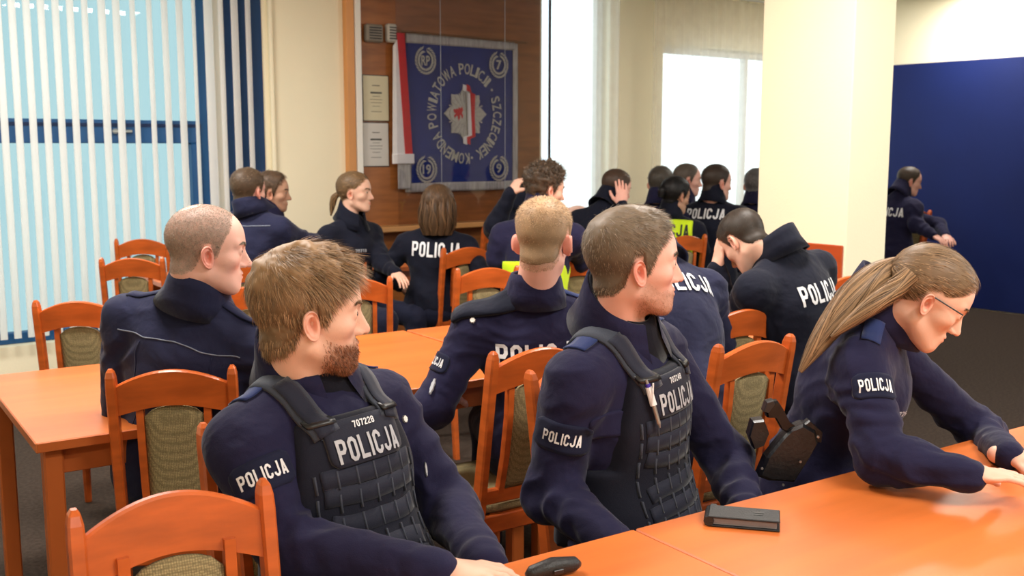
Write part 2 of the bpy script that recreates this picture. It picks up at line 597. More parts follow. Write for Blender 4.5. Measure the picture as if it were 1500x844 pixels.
MB().box((ucase1 - .07, -.1, cz1 - .03), (.05, .03, .025), bev=.003).build('latch', MATS['silver_metal'], case)

silver = mat('silver_fringe', (0.46, 0.44, 0.42), .55, .5, .2, noise=(60, .25, (1, 1, .15)), bump=(200, .3))
silver2 = mat('silver_embroidery', (0.50, 0.49, 0.43), .5, .5, .1, noise=(80, .2))
flag_blue = mat('banner_blue_cloth', (0.008, 0.026, 0.20), .75, .3, sheen=.15, noise=(4, .15), bump=(300, .15))
flag_red = mat('banner_red_cloth', (0.62, 0.012, 0.03), .7, .3, noise=(20, .1))
flag_white = mat('banner_white_cloth', (0.85, 0.83, 0.82), .7, .3, noise=(20, .03))
VBAN = -0.05
bl, bt = on_wall(594, 50, VBAN)
br, bt2 = on_wall(759, 66, VBAN)
_, bb = on_wall(594, 276, VBAN)
br2, bb2 = on_wall(748, 272, VBAN)
BX0, BX1, BZ0, BZ1 = bl, (br + br2) / 2, (bb + bb2) / 2, (bt + bt2) / 2
ban = empty('police_banner', matrix=ROOM, label='blue embroidered police banner with silver fringe hung behind glass', cat='banner')


def cloth(x0, x1, z0, z1, y, amp=0.004, nx=24, nz=20, th=0.004, ph=0.0):
    vs, fs = [], []
    for s in (0, 1):
        for j in range(nz + 1):
            for i in range(nx + 1):
                x = x0 + (x1 - x0) * i / nx
                z = z0 + (z1 - z0) * j / nz
                vs.append((x, y + s * th + amp * math.sin(x * 14 + ph + z * 2) * (1 - .5 * j / nz), z))
    N = (nx + 1) * (nz + 1)
    for s in (0, 1):
        for j in range(nz):
            for i in range(nx):
                a = s * N + j * (nx + 1) + i
                q = (a, a + 1, a + nx + 2, a + nx + 1)
                fs.append(q if s == 0 else q[::-1])
    ring = [j * (nx + 1) for j in range(nz + 1)] + [nz * (nx + 1) + i for i in range(1, nx + 1)] + \
        [j * (nx + 1) + nx for j in range(nz - 1, -1, -1)] + [i for i in range(nx - 1, 0, -1)]
    for k in range(len(ring)):
        a, b = ring[k], ring[(k + 1) % len(ring)]
        fs.append((a, b, b + N, a + N))
    return vs, fs


fw = 0.035
v_, f_ = cloth(BX0, BX1, BZ0, BZ1, VBAN)
mesh_obj('banner_field', v_, f_, flag_blue, ban)
for nm, args in (('top_fringe', (BX0, BX1, BZ1 - .055, BZ1 + .02)), ('bottom_fringe', (BX0 - .02, BX1 + .01, BZ0 - .03, BZ0 + .04)), ('side_fringe', (BX1 - .02, BX1 + .03, BZ0, BZ1))):
    v_, f_ = cloth(*args, VBAN - .006, nx=60 if 'side' not in nm else 4, nz=4 if 'side' not in nm else 60, amp=.004)
    mesh_obj('fringe', v_, f_, silver, ban)
# folded reverse side: white and red strips with a silver end
sx0, sz0 = on_wall(576, 226, VBAN - .03)
sx1, _ = on_wall(604, 226, VBAN - .03)
_, stz = on_wall(583, 48, VBAN - .03)
MB().prism([(sx0, sz0), (sx0 + (sx1 - sx0) * .72, sz0), (sx0 + (sx1 - sx0) * .42, stz - .02), (sx0 + (sx1 - sx0) * .1, stz - .1)], VBAN - .03, VBAN - .02).build('white_fold', flag_white, ban)
MB().prism([(sx0 + (sx1 - sx0) * .62, sz0), (sx1, sz0), (sx1 - (sx1 - sx0) * .35, stz), (sx0 + (sx1 - sx0) * .28, stz)], VBAN - .036, VBAN - .026).build('red_fold', flag_red, ban)
MB().box(((sx0 + sx1) / 2, VBAN - .036, sz0 - .035), (sx1 - sx0 + .02, .02, .075), bev=.004).build('fold_band', flag_white, ban)
_, fz = on_wall(590, 277, VBAN - .03)
v_, f_ = cloth(sx0 + .04, sx1 - .01, fz, sz0 - .07, VBAN - .03, nx=10)
mesh_obj('fold_fringe', v_, f_, silver, ban)
MB().tube([(BX0 - .06, VBAN - .03, BZ1 + .025), (BX1 + .1, VBAN - .03, BZ1 + .01)], .008).build('hanging_rod', mat('brown_rod', (.2, .09, .03), .4, noise=(9, .2)), ban)

# lettering, flat on the cloth
_text_cache = {}


def text_geo(s, offset=0.0):
    key = (s, offset)
    if key in _text_cache: return _text_cache[key]
    c = bpy.data.curves.new('tmp', 'FONT')
    c.body = s
    c.size = 1.0
    c.offset = offset
    c.resolution_u = 3
    t = bpy.data.objects.new('tmp', c)
    COL.objects.link(t)
    bpy.context.view_layer.update()
    dg = bpy.context.evaluated_depsgraph_get()
    me = bpy.data.meshes.new_from_object(t.evaluated_get(dg))
    vs = np.array([v.co[:] for v in me.vertices])
    fs = [tuple(p.vertices) for p in me.polygons]
    bpy.data.objects.remove(t)
    bpy.data.meshes.remove(me)
    _text_cache[key] = (vs, fs)
    return vs, fs


def norm_text(s, w, h, offset=0.015):
    """glyph outlines scaled to a w x h box centred on the origin"""
    vs, fs = text_geo(s, offset)
    vs = vs.copy()
    lo, hi = vs.min(0), vs.max(0)
    vs[:, 0] = (vs[:, 0] - (lo[0] + hi[0]) / 2) / (hi[0] - lo[0]) * w
    vs[:, 1] = (vs[:, 1] - (lo[1] + hi[1]) / 2) / (hi[1] - lo[1]) * h
    return vs, fs


def block_text(s, w, h):
    """condensed heavy capitals and digits drawn with thick strokes"""
    gw, st = .54, .17
    a, r_, t_, b_ = st / 2, gw - st / 2, 1 - st / 2, st / 2
    m_ = .52
    loop = [(a, .2), (.2, b_), (gw - .2, b_), (r_, .2), (r_, .8), (gw - .2, t_), (.2, t_), (a, .8), (a, .2)]
    G = {'P': [[(a, 0), (a, 1)], [(a, t_), (gw - .18, t_), (r_, .84), (r_, .60), (gw - .18, .46), (a, .46)]],
         'O': [loop], '0': [loop], 'L': [[(a, 1), (a, b_), (gw, b_)]], 'I': [[(a, 0), (a, 1)]],
         'C': [[(r_, .68), (r_, .8), (gw - .2, t_), (.2, t_), (a, .8), (a, .2), (.2, b_), (gw - .2, b_), (r_, .2), (r_, .32)]],
         'J': [[(r_, 1), (r_, .2), (gw - .2, b_), (.2, b_), (a, .2), (a, .32)]],
         'A': [[(a, 0), (gw / 2 - .01, 1)], [(gw / 2 + .01, 1), (r_, 0)], [(.13, .25), (gw - .13, .25)]],
         '7': [[(0, t_), (r_, t_), (.2, 0)]],
         '2': [[(a, .72), (a, .82), (.2, t_), (gw - .2, t_), (r_, .8), (r_, .62), (a, .2), (a, b_), (gw, b_)]],
         '8': [loop, [(a, m_), (r_, m_)]],
         '4': [[(.36, 0), (.36, 1), (a, .32), (gw, .32)]],
         '6': [[(r_, .8), (gw - .2, t_), (.2, t_), (a, .8), (a, .2), (.2, b_), (gw - .2, b_), (r_, .2), (r_, .45), (gw - .2, m_), (a, m_)]],
         '1': [[(.1, .78), (.3, 1), (.3, 0)]]}
    if any(ch not in G for ch in s): return None
    vs, fs = [], []
    x = 0
    for ch in s:
        for pl in G[ch]:
            P_ = np.array(pl, float) + [x, 0]
            closed = np.allclose(P_[0], P_[-1]) and len(P_) > 3
            fine = [P_[0]]
            for i in range(1, len(P_)):
                k_ = max(1, int(math.ceil(np.linalg.norm(P_[i] - P_[i - 1]) / .14)))
                fine += [P_[i - 1] + (P_[i] - P_[i - 1]) * (j + 1) / k_ for j in range(k_)]
            fine = np.array(fine)
            n = len(fine)
            b0 = len(vs)
            for i in range(n):
                d0 = fine[i] - fine[i - 1] if i > 0 else (fine[-1] - fine[-2] if closed else fine[1] - fine[0])
                d1 = fine[i + 1] - fine[i] if i < n - 1 else (fine[1] - fine[0] if closed else fine[-1] - fine[-2])
                d0 = d0 / np.linalg.norm(d0); d1 = d1 / np.linalg.norm(d1)
                n0 = np.array([-d0[1], d0[0]]); n1 = np.array([-d1[1], d1[0]])
                mm = n0 + n1
                mm = mm / max(.35, (mm @ mm) / 2) * 1.0
                off = mm * st / 2
                if np.linalg.norm(off) > st * .9: off = off / np.linalg.norm(off) * st * .9
                vs.append((*(fine[i] + off), 0)); vs.append((*(fine[i] - off), 0))
            for i in range(n - 1):
                q = b0 + 2 * i
                fs.append((q, q + 1, q + 3, q + 2))
        x += (st if ch == 'I' else gw) + .13
    vs = np.array(vs)
    lo, hi = vs.min(0), vs.max(0)
    vs[:, 0] = (vs[:, 0] - (lo[0] + hi[0]) / 2) / (hi[0] - lo[0]) * w
    vs[:, 1] = (vs[:, 1] - .5) * h
    return vs, fs


def plate(vs2, fs, y, th):
    """2-D faces (x,z) at depth y given thickness towards -y"""
    n = len(vs2)
    V2 = [(a, y, b) for a, b in vs2] + [(a, y - th, b) for a, b in vs2]
    F2 = [tuple(f) for f in fs] + [tuple(i + n for i in reversed(f)) for f in fs]
    ed = {}
    for f in fs:
        for i in range(len(f)):
            e = (f[i], f[(i + 1) % len(f)])
            ed[e] = 1
    for (a, b) in ed:
        if (b, a) not in ed:
            F2.append((a, b, b + n, a + n))
    return V2, F2


BCX, BCZ = (BX0 + BX1) / 2 + .02, (BZ0 + BZ1) / 2 - .0
bw, bh = (BX1 - BX0), (BZ1 - BZ0)
R1 = bh * .305
RX = R1 * bw / bh * 1.0
txt = 'KOMENDA POWIATOWA POLICJI • SZCZECINEK •'
mbt = MB()
ang = math.radians(-90 - 8)
glyphs = list(txt)
wd = {'I': .55, ' ': .6, 'J': .7, 'M': 1.2, 'W': 1.3, '•': .7, 'O': 1.1, 'A': 1.05}
tot = sum(wd.get(g, 1.0) for g in glyphs)
a0 = math.radians(-82)
acc = 0
for g in glyphs:
    w = wd.get(g, 1.0)
    a = a0 - (acc + w / 2) / tot * 2 * math.pi
    acc += w
    if g == ' ': continue
    gh = bh * .075 if g != '•' else bh * .018
    gw = 2 * math.pi * R1 / tot * w * .78 if g != '•' else gh
    vs, fs = norm_text(g, gw, gh, 0.012)
    rot = a - math.pi / 2
    c_, s_ = math.cos(rot), math.sin(rot)
    x = vs[:, 0] * c_ - vs[:, 1] * s_ + math.cos(a) * RX
    z = vs[:, 0] * s_ + vs[:, 1] * c_ + math.sin(a) * R1
    V2, F2 = plate(list(zip(x + BCX, z + BCZ)), fs, VBAN - .008, .002)
    mbt.add(V2, F2)
mbt.build('lettering', silver2, ban)['label'] = 'ring of silver capital letters KOMENDA POWIATOWA POLICJI SZCZECINEK'

# star badge
pts = []
for k in range(48):
    a = 2 * math.pi * k / 48 + math.pi / 2
    q = abs(((k / 48 * 8) % 1) - .5) * 2          # 1 at the eight points, 0 between
    r = bh * .135 + bh * .062 * (q ** 1.0) * (1.0 if (k // 3) % 4 in (0, 3) else .8)
    if k % 2: r *= .965
    pts.append((BCX + math.cos(a) * r * bw / bh, BCZ + math.sin(a) * r))
MB().prism(pts, VBAN - .008, VBAN - .016).build('star_badge', silver2, ban)
for k in range(24):
    a = 2 * math.pi * (k + .5) / 24
    c_, s_ = math.cos(a), math.sin(a)
    r0, r1 = bh * .075, bh * .15
    MB().prism([(BCX + c_ * r0 - s_ * .003, BCZ + s_ * r0 + c_ * .003), (BCX + c_ * r1 - s_ * .006, BCZ + s_ * r1 + c_ * .006), (BCX + c_ * r1 + s_ * .006, BCZ + s_ * r1 - c_ * .006), (BCX + c_ * r0 + s_ * .003, BCZ + s_ * r0 - c_ * .003)], VBAN - .016, VBAN - .020).build('badge_ray', silver, ban)
# shield with a red griffin at the left of the badge, wavy red and white ribbon to the right
shc = (BCX - bw * .075, BCZ - .0)
mb = MB()
mb.prism([(shc[0] + bw * .075 * math.cos(t), shc[1] + bh * .062 * math.sin(t)) for t in np.linspace(0, 2 * math.pi, 24, endpoint=False)], VBAN - .02, VBAN - .024)
mb.build('shield', silver2, ban)
mb = MB()
gr = [(-.5, .1), (-.62, .45), (-.45, .55), (-.38, .35), (-.2, .6), (0, .45), (.08, .75), (.3, .6), (.5, .8), (.62, .4), (.45, .1), (.62, -.2), (.5, -.55), (.38, -.2), (.2, -.1), (.22, -.5), (.02, -.75), (-.05, -.3), (-.25, -.2), (-.45, -.5), (-.55, -.2), (-.3, .05)]
mb.prism([(shc[0] + x * bw * .07, shc[1] + z * bh * .06) for x, z in gr], VBAN - .024, VBAN - .027)
mb.build('griffin_emblem', flag_red, ban)


def ribbon_poly(off0, off1):
    L, R_ = [], []
    for t in np.linspace(0, 1, 30):
        z = BCZ + bh * (.20 - .40 * t)
        k = 1 if .12 < t < .88 else 0
        x = BCX + bw * (.045 if k else -.005) - bw * .01 * (1 - abs(2 * t - 1))
        L.append((x + off0 * bw, z)); R_.append((x + off1 * bw, z - .012))
    return L + R_[::-1]


MB().prism(ribbon_poly(-.03, .005), VBAN - .03, VBAN - .034).build('white_ribbon', flag_white, ban)
MB().prism(ribbon_poly(.003, .035), VBAN - .031, VBAN - .035).build('red_ribbon', flag_red, ban)
# laurel wreaths with a monogram in the corners
for (cx, cz, tx) in ((.165, .845, 'RP'), (.84, .845, '7'), (.165, .125, '19'), (.84, .125, '9')):
    wx, wz = BX0 + bw * cx, BZ0 + bh * cz
    wr_ = MB()
    for k in range(22):
        a = math.radians(110 + k * 320 / 21)
        for sgn in (-1, 1):
            r = bh * (.072 + .012 * sgn)
            x0, z0 = wx + math.cos(a) * r * bw / bh, wz + math.sin(a) * r
            d = a + math.pi / 2 + .5 * sgn
            lx, lz = math.cos(d) * .022, math.sin(d) * .022
            nx_, nz_ = -math.sin(d) * .007, math.cos(d) * .007
            wr_.prism([(x0 - lx, z0 - lz), (x0 + nx_, z0 + nz_), (x0 + lx, z0 + lz), (x0 - nx_, z0 - nz_)], VBAN - .008, VBAN - .012)
    wr_.build('laurel_wreath', silver2, ban)
    vs, fs = norm_text(tx, bw * (.05 if len(tx) == 1 else .075), bh * .065, 0.02)
    V2, F2 = plate(list(zip(vs[:, 0] + wx, vs[:, 1] + wz)), fs, VBAN - .008, .003)
    MB().add(V2, F2).build('monogram', silver2, ban)

# framed certificates and the two grey boxes on the case's back
paper_a = mat('cream_certificate_paper', (.62, .57, .40), .8, noise=(6, .03))
paper_b = mat('white_certificate_paper', (.62, .60, .56), .8, noise=(6, .03))
ink = mat('grey_print', (.10, .10, .09), .8, noise=(6, .03))
for (x0, y0, x1, y1, m, lab) in ((532, 110, 570, 177, paper_a, 'upper cream certificate sheet pinned left of the blue banner'),
                                 (532, 180, 570, 243, paper_b, 'lower white certificate sheet pinned left of the blue banner')):
    ua, za = on_wall(x0, y0, -.03); ub, zb = on_wall(x1, y1, -.03)
    r_ = empty('certificate', matrix=ROOM, label=lab, cat='certificate')
    MB().box(((ua + ub) / 2, -.022, (za + zb) / 2), (ub - ua, .012, za - zb), bev=.002).build('sheet', m, r_)
    MB().box(((ua + ub) / 2, -.018, (za + zb) / 2), (ub - ua + .012, .01, za - zb + .012)).build('backing', dark_metal, r_)
    k = 0
    for fr, wfr, hh in ((.22, .3, .01), (.38, .45, .022), (.46, .3, .005), (.53, .5, .005), (.6, .45, .005), (.68, .3, .005), (.8, .4, .006)):
        MB().box(((ua + ub) / 2, -.0285, za + (zb - za) * fr), ((ub - ua) * wfr, .001, hh * .6)).build('print_line', ink, r_)
grey_box = mat('grey_device_plastic', (.22, .19, .15), .6, noise=(9, .1))
for (x0, y0, x1, y1, lab, nm, cat) in ((533, 35, 558, 63, 'grey square loudspeaker grille high on the brown case back', 'wall_speaker', 'speaker'),
                                  (564, 35, 578, 63, 'small pale grey switch box high beside the banner corner', 'switch_box', 'box')):
    ua, za = on_wall(x0, y0, -.03); ub, zb = on_wall(x1, y1, -.03)
    r_ = empty(nm, matrix=ROOM, label=lab, cat=cat)
    MB().box(((ua + ub) / 2, -.045, (za + zb) / 2), (ub - ua, .058, za - zb), bev=.012).build('housing', grey_box if 'speaker' in nm else mat('pale_device_plastic', (.5, .48, .42), .6, noise=(9, .05)), r_)
    mb = MB()
    for k in range(5):
        mb.box(((ua + ub) / 2, -.076, zb + (za - zb) * (.2 + .15 * k)), ((ub - ua) * .7, .006, .008))
    mb.build('grille', dark_metal, r_)
    if 'switch' in nm:
        MB().tube([(ub - .01, -.05, (za + zb) / 2), (ub + .05, -.05, (za + zb) / 2 - .02)], .008).build('cable', dark_metal, r_)

# --- sheer curtains
def sheer_mat():
    m = bpy.data.materials.new('sheer_curtain')
    m.use_nodes = True
    nt = m.node_tree
    nt.nodes.clear()
    out = nt.nodes.new('ShaderNodeOutputMaterial')
    tr = nt.nodes.new('ShaderNodeBsdfTransparent'); tr.inputs[0].default_value = (1, 1, 1, 1)
    tl = nt.nodes.new('ShaderNodeBsdfTranslucent'); tl.inputs[0].default_value = (.93, .90, .84, 1)
    df = nt.nodes.new('ShaderNodeBsdfDiffuse'); df.inputs[0].default_value = (.93, .88, .78, 1)
    m1 = nt.nodes.new('ShaderNodeMixShader'); m1.inputs[0].default_value = .5
    m2 = nt.nodes.new('ShaderNodeMixShader')
    tc = nt.nodes.new('ShaderNodeTexCoord')
    nz = nt.nodes.new('ShaderNodeTexNoise'); nz.inputs['Scale'].default_value = 7
    mr = nt.nodes.new('ShaderNodeMapRange'); mr.inputs[3].default_value = .36; mr.inputs[4].default_value = .48
    nt.links.new(tc.outputs['Object'], nz.inputs['Vector']); nt.links.new(nz.outputs['Fac'], mr.inputs[0])
    nt.links.new(mr.outputs[0], m2.inputs[0])
    nt.links.new(df.outputs[0], m1.inputs[1]); nt.links.new(tl.outputs[0], m1.inputs[2])
    nt.links.new(tr.outputs[0], m2.inputs[1]); nt.links.new(m1.outputs[0], m2.inputs[2])
    nt.links.new(m2.outputs[0], out.inputs[0])
    return m


sheer = sheer_mat()
for (a, b, lab) in ((ucase1 + .06, on_wall(893, 150)[0], 'white sheer pleated curtain over the window right of the display case'),
                    (on_wall(940, 150)[0], wb1 + .1, 'white sheer pleated curtain over the window beside the square pillar')):
    nx = int((b - a) / .012)
    vs, fs = [], []
    for j, z in enumerate(np.linspace(.5, 2.9, 9)):
        for i in range(nx + 1):
            x = a + (b - a) * i / nx
            amp = .013 * (1 - .25 * j / 8)
            vs.append((x, -.13 + amp * math.sin(x * 55 + .8 * math.sin(x * 9)) + .006 * math.sin(x * 21), z))
    for j in range(8):
        for i in range(nx):
            q = j * (nx + 1) + i
            fs.append((q, q + 1, q + nx + 2, q + nx + 1))
    o = mesh_obj('curtain', vs, fs, sheer)
    o.matrix_world = ROOM
    tag(o, lab, 'curtain')
    o2 = MB().tube([(a - .05, -.13, 2.92), (b + .05, -.13, 2.92)], .012).build('curtain_rail', white_frame, None, matrix=ROOM)
    tag(o2, 'white rail under the ceiling holding the ' + ('left' if 'case' in lab else 'right') + ' sheer curtain', 'curtain rail')

# --- pillar
Q = W(1240, 300, 5.2)[:2]
pl = empty('square_pillar', (Q[0], Q[1], 0), UA, 'cream square pillar with a red laminate panel on its broad face', 'pillar')
pl['kind'] = 'structure'
pl.name = 'wall_pillar'
# local x = u, y = v
MB().box((.175, .275, ZC / 2), (.35, .56, ZC - .001), bev=.006).build('shaft', cream, pl)
MB().box((-.008, .28, .515), (.018, .55, 1.03), bev=.004).build('dado_panel', dado_m, pl)
MB().box((.175, .275, .05), (.38, .59, .10), bev=.006).build('plinth', dado_m, pl)
# ================================================================== tables and chairs
table_wood = mat('orange_table_wood', (0.61, 0.155, 0.033), 0.33, 0.45, noise=(3.0, 0.16, (0.35, 3.5, 1)), bump=(30, .02))
table_edge = mat('table_edge_band', (0.50, 0.12, 0.025), 0.4, 0.4, noise=(4, 0.1))
chair_wood = mat('varnished_chair_wood', (0.52, 0.105, 0.018), 0.3, 0.5, noise=(6.0, 0.22, (1.2, 1.2, 5)), bump=(30, .03))
uph = weave_mat('olive_woven_upholstery', (0.36, 0.285, 0.145), 230)
black_m = mat('black_plastic', (0.012, 0.012, 0.014), 0.35, 0.5, noise=(20, .2))

TA = math.radians(34.0)
TU = np.array([math.cos(TA), math.sin(TA), 0]); TV = np.array([-math.sin(TA), math.cos(TA), 0])


def table(origin, u0, u1, v0, v1, label, ztop=0.76):
    """origin on the table-edge line, local x along the row of tables"""
    root = empty('conference_table', (*(origin + TU * (u0 + u1) / 2 + TV * (v0 + v1) / 2)[:2], 0), TA, label, 'table')
    L, D = u1 - u0, v1 - v0
    top = MB().box((0, 0, ztop - .014), (L - .004, D, .028), bev=.003).build('tabletop', table_wood, root)
    mb = MB()
    for y in (-D / 2, D / 2):
        mb.box((0, y, ztop - .014), (L - .01, .004, .026), bev=.0015)
    mb.build('edge_band', table_edge, top)
    for x in (-L / 2 + .05, L / 2 - .05):
        for y in (-D / 2 + .06, D / 2 - .06):
            MB().box((x, y, (ztop - .03) / 2), (.05, .05, ztop - .03), bev=.005).build('leg', table_edge, root)
    for y in (-D / 2 + .07, D / 2 - .07):
        MB().box((0, y, ztop - .068), (L - .15, .02, .08), bev=.002).build('apron', table_edge, root)
    return root


T1O = at_z(1250, 690, .76)
seam = at_z(920, 771, .76)
su = float(np.dot(seam - T1O, TU))
table(T1O, su, su + 2.0, -.80, 0, 'orange laminate table at the lower right with the black notebook on it')
table(T1O, su - 1.6, su, -.80, 0, 'orange laminate table meeting the seam beside the near officers')
T2O = at_z(560, 581, .76)
table(T2O, .62, 2.5, .04, 1.0, 'orange table of the middle row behind the bearded officer in the vest')
table(T2O, -.98, .61, .04, 1.0, 'orange laminate table in the middle, bare top seen between officers')
T3O = np.array([-1.35, 6.15, 0])
table(T3O, -.7, 1.0, .02, .6, 'far left orange table before the pale wall')
T4O = np.array([1.15, 7.0, 0])
table(T4O, .9, 2.0, .35, .9, 'far orange table before the curtained windows', .74)

# ---------------------------------------------------------------- chair
CW = .335


def make_chair():
    root = empty('wooden_chair')
    hx = CW / 2 - .014

    def ylean(z):
        return -.19 - max(0, z - .44) * .17

    for s in (-1, 1):
        # rear post, leaning back, with a rounded top
        vs, fs = [], []
        zs = [0, .2, .42, .5, .65, .8, .9, .925, .94, .948]
        sc = [1, 1, 1.1, 1.1, 1.05, 1, 1, .92, .7, .35]
        for z, k in zip(zs, sc):
            y = ylean(z) - (.05 * (1 - z / .42) if z < .42 else 0)
            for (a, b) in ((-1, -.7), (-.7, -1), (.7, -1), (1, -.7), (1, .7), (.7, 1), (-.7, 1), (-1, .7)):
                vs.append((s * hx + a * .0135 * (k if k < 1 else 1), y + b * .021 * k, z))
        n = len(zs)
        for j in range(n - 1):
            for i in range(8):
                fs.append((j * 8 + i, j * 8 + (i + 1) % 8, (j + 1) * 8 + (i + 1) % 8, (j + 1) * 8 + i))
        fs.append(tuple(range(7, -1, -1))); fs.append(tuple((n - 1) * 8 + i for i in range(8)))
        MB().add(vs, fs).build('rear_post', chair_wood, root)
        MB().tube([(s * (hx - .002), .19, 0), (s * (hx + .004), .195, .42)], [.015, .021], 8).build('front_leg', chair_wood, root)
        MB().box((s * hx, 0, .405), (.022, .38, .055), bev=.004).build('side_rail', chair_wood, root)
        # inner slats
        vs, fs = [], []
        zs2 = [.50, .62, .74, .86]
        for z in zs2:
            y = ylean(z) - .012 * math.sin((z - .5) / .36 * math.pi)
            for (a, b) in ((-1, -1), (1, -1), (1, 1), (-1, 1)):
                vs.append((s * .086 + a * .0095, y + b * .011, z))
        for j in range(3):
            for i in range(4):
                fs.append((j * 4 + i, j * 4 + (i + 1) % 4, (j + 1) * 4 + (i + 1) % 4, (j + 1) * 4 + i))
        fs.append((3, 2, 1, 0)); fs.append((12, 13, 14, 15))
        MB().add(vs, fs).build('back_slat', chair_wood, root)
    # arched top rail, bowed slightly backwards
    n = 20
    vs, fs = [], []
    for i in range(n + 1):
        t = i / n * 2 - 1
        x = t * (hx - .008)
        zt = .900 + .045 * math.cos(t * math.pi / 2) ** 0.9
        zb = .818 + .030 * math.cos(t * math.pi / 2)
        yo = -.018 * (1 - t * t)
        for (z, dy) in ((zb, -.011), (zb, .011), (zt - .004, .012), (zt, .006), (zt, -.006), (zt - .004, -.012)):
            vs.append((x, ylean(z) + yo + dy, z))
    for i in range(n):
        for k in range(6):
            fs.append((i * 6 + k, i * 6 + (k + 1) % 6, (i + 1) * 6 + (k + 1) % 6, (i + 1) * 6 + k))
    fs.append((5, 4, 3, 2, 1, 0)); fs.append(tuple(n * 6 + k for k in range(6)))
    MB().add(vs, fs).build('top_rail', chair_wood, root, smooth=False)
    MB().box((0, ylean(.50), .495), (CW - .05, .022, .045), bev=.004).build('lower_rail', chair_wood, root)
    MB().box((0, .19, .405), (CW - .05, .022, .055), bev=.004).build('front_rail', chair_wood, root)
    MB().box((0, -.19, .405), (CW - .05, .022, .055), bev=.004).build('back_rail', chair_wood, root)
    # padded back panel with an arched head
    vs, fs = [], []
    nz, nx = 14, 8
    for s in (-1, 1):
        for j in range(nz + 1):
            for i in range(nx + 1):
                t = i / nx * 2 - 1
                zt = .805 + .038 * math.sqrt(max(0, 1 - t * t * .95))
                z = .515 + (zt - .515) * j / nz
                e = (1 - t ** 4) * (1 - (2 * j / nz - 1) ** 6)
                vs.append((t * .0755, ylean(z) - .006 + s * (.005 + .011 * e), z))
    N = (nx + 1) * (nz + 1)
    for s in (0, 1):
        for j in range(nz):
            for i in range(nx):
                a = s * N + j * (nx + 1) + i
                q = (a, a + 1, a + nx + 2, a + nx + 1)
                fs.append(q if s else q[::-1])
    ring = [j * (nx + 1) for j in range(nz + 1)] + [nz * (nx + 1) + i for i in range(1, nx + 1)] + \
        [j * (nx + 1) + nx for j in range(nz - 1, -1, -1)] + [i for i in range(nx - 1, 0, -1)]
    for k in range(len(ring)):
        a, b = ring[k], ring[(k + 1) % len(ring)]
        fs.append((a, b, b + N, a + N))
    MB().add(vs, fs).build('back_panel', uph, root, smooth=True)
    # padded seat
    vs, fs = [], []
    prof = [(.432, .93), (.445, 1.0), (.462, .99), (.472, .90), (.478, .5), (.479, .0)]
    ns = 28
    for z, k in prof[:-1]:
        for i in range(ns):
            w = 2 * math.pi * i / ns
            c_, s_ = math.cos(w), math.sin(w)
            r = 1 / (abs(c_) ** 5 + abs(s_) ** 5) ** .2
            vs.append((c_ * r * .175 * k, s_ * r * .205 * k + .01, z))
    vs.append((0, .01, .480))
    for j in range(len(prof) - 2):
        for i in range(ns):
            fs.append((j * ns + i, j * ns + (i + 1) % ns, (j + 1) * ns + (i + 1) % ns, (j + 1) * ns + i))
    for i in range(ns):
        fs.append(((len(prof) - 2) * ns + i, (len(prof) - 2) * ns + (i + 1) % ns, len(vs) - 1))
    fs.append(tuple(range(ns - 1, -1, -1)))
    MB().add(vs, fs).build('seat', uph, root, smooth=True)
    return root


chair_proto = make_chair()
CHZ = .945
CHAIRS = [
    # centre px, top py, facing (deg: 0 right, 90 away, -90 towards camera), label
    (250, 722, -60, 'nearest wooden chair at the lower left corner, olive panel cut by the frame'),
    (396, 604, -55, 'wooden chair mostly hidden behind the officer in a vest with reddish beard'),
    (250, 541, 100, 'wooden chair behind the balding officer, left of the bearded officer in a vest'),
    (792, 509, 124, 'wooden chair behind the officer seen from the back with fair cropped hair'),
    (838, 532, -53, 'wooden chair mostly hidden behind the officer with a pen on the vest'),
    (1112, 499, 124, 'wooden chair between the right officer in a vest and the woman leaning over'),
    (1092, 453, 118, 'wooden chair standing just behind the one left of the ponytailed woman'),
    (687, 362, 118, 'tall backed wooden chair overlapping the back of the bob-haired woman'),
    (716, 392, 112, 'wooden chair left of the cropped fair head, arched top with olive panel'),
    (520, 407, 100, 'wooden chair showing only its right post beside the bearded officer forehead'),
    (496, 361, 110, 'wooden chair in front of the profile woman with tied hair, only top rail seen'),
    (207, 350, 100, 'farthest left wooden chair by the window blinds'),
    (192, 378, 97, 'wooden chair at the left, second from the window blinds'),
    (112, 441, 95, 'wooden chair at the left margin behind the balding officer'),
    (366, 385, 100, 'wooden chair right of the balding head, upper of the two there'),
    (368, 419, 108, 'wooden chair right of the balding head, lower of the two there'),
    (738, 331, 118, 'far wooden chair under the banner right corner, left of the curly head'),
    (850, 377, 112, 'wooden chair seen between the two cropped heads, olive panel showing'),
    (1005, 345, 112, 'wooden chair backing the person in yellow vest'),
    (1070, 321, 112, 'dark wooden chair peeking left of the officer holding the head'),
    (1246, 404, 118, 'wooden chair by the pillar foot, right of the bent officer'),
    (1347, 309, 118, 'far wooden chair at the right before the navy wall panel'),
    (846, 301, 118, 'distant wooden chair right of the curly head'),
    (936, 297, 118, 'distant wooden chair right of the man covering the face'),
]
CH_POS = []
first = True
for (px, py, th, lab) in CHAIRS:
    p = at_z(px, py, CHZ)
    f = np.array([math.cos(math.radians(th)), math.sin(math.radians(th)), 0])
    # the top of the back sits about .29 behind the seat centre
    c = p + f * .29
    CH_POS.append(c)
    o = chair_proto if first else copy_tree(chair_proto)
    first = False
    o.location = (c[0], c[1], 0)
    o.rotation_euler = (0, 0, math.radians(th - 90))
    tag(o, lab, 'chair', 'wooden conference chairs with olive upholstery')

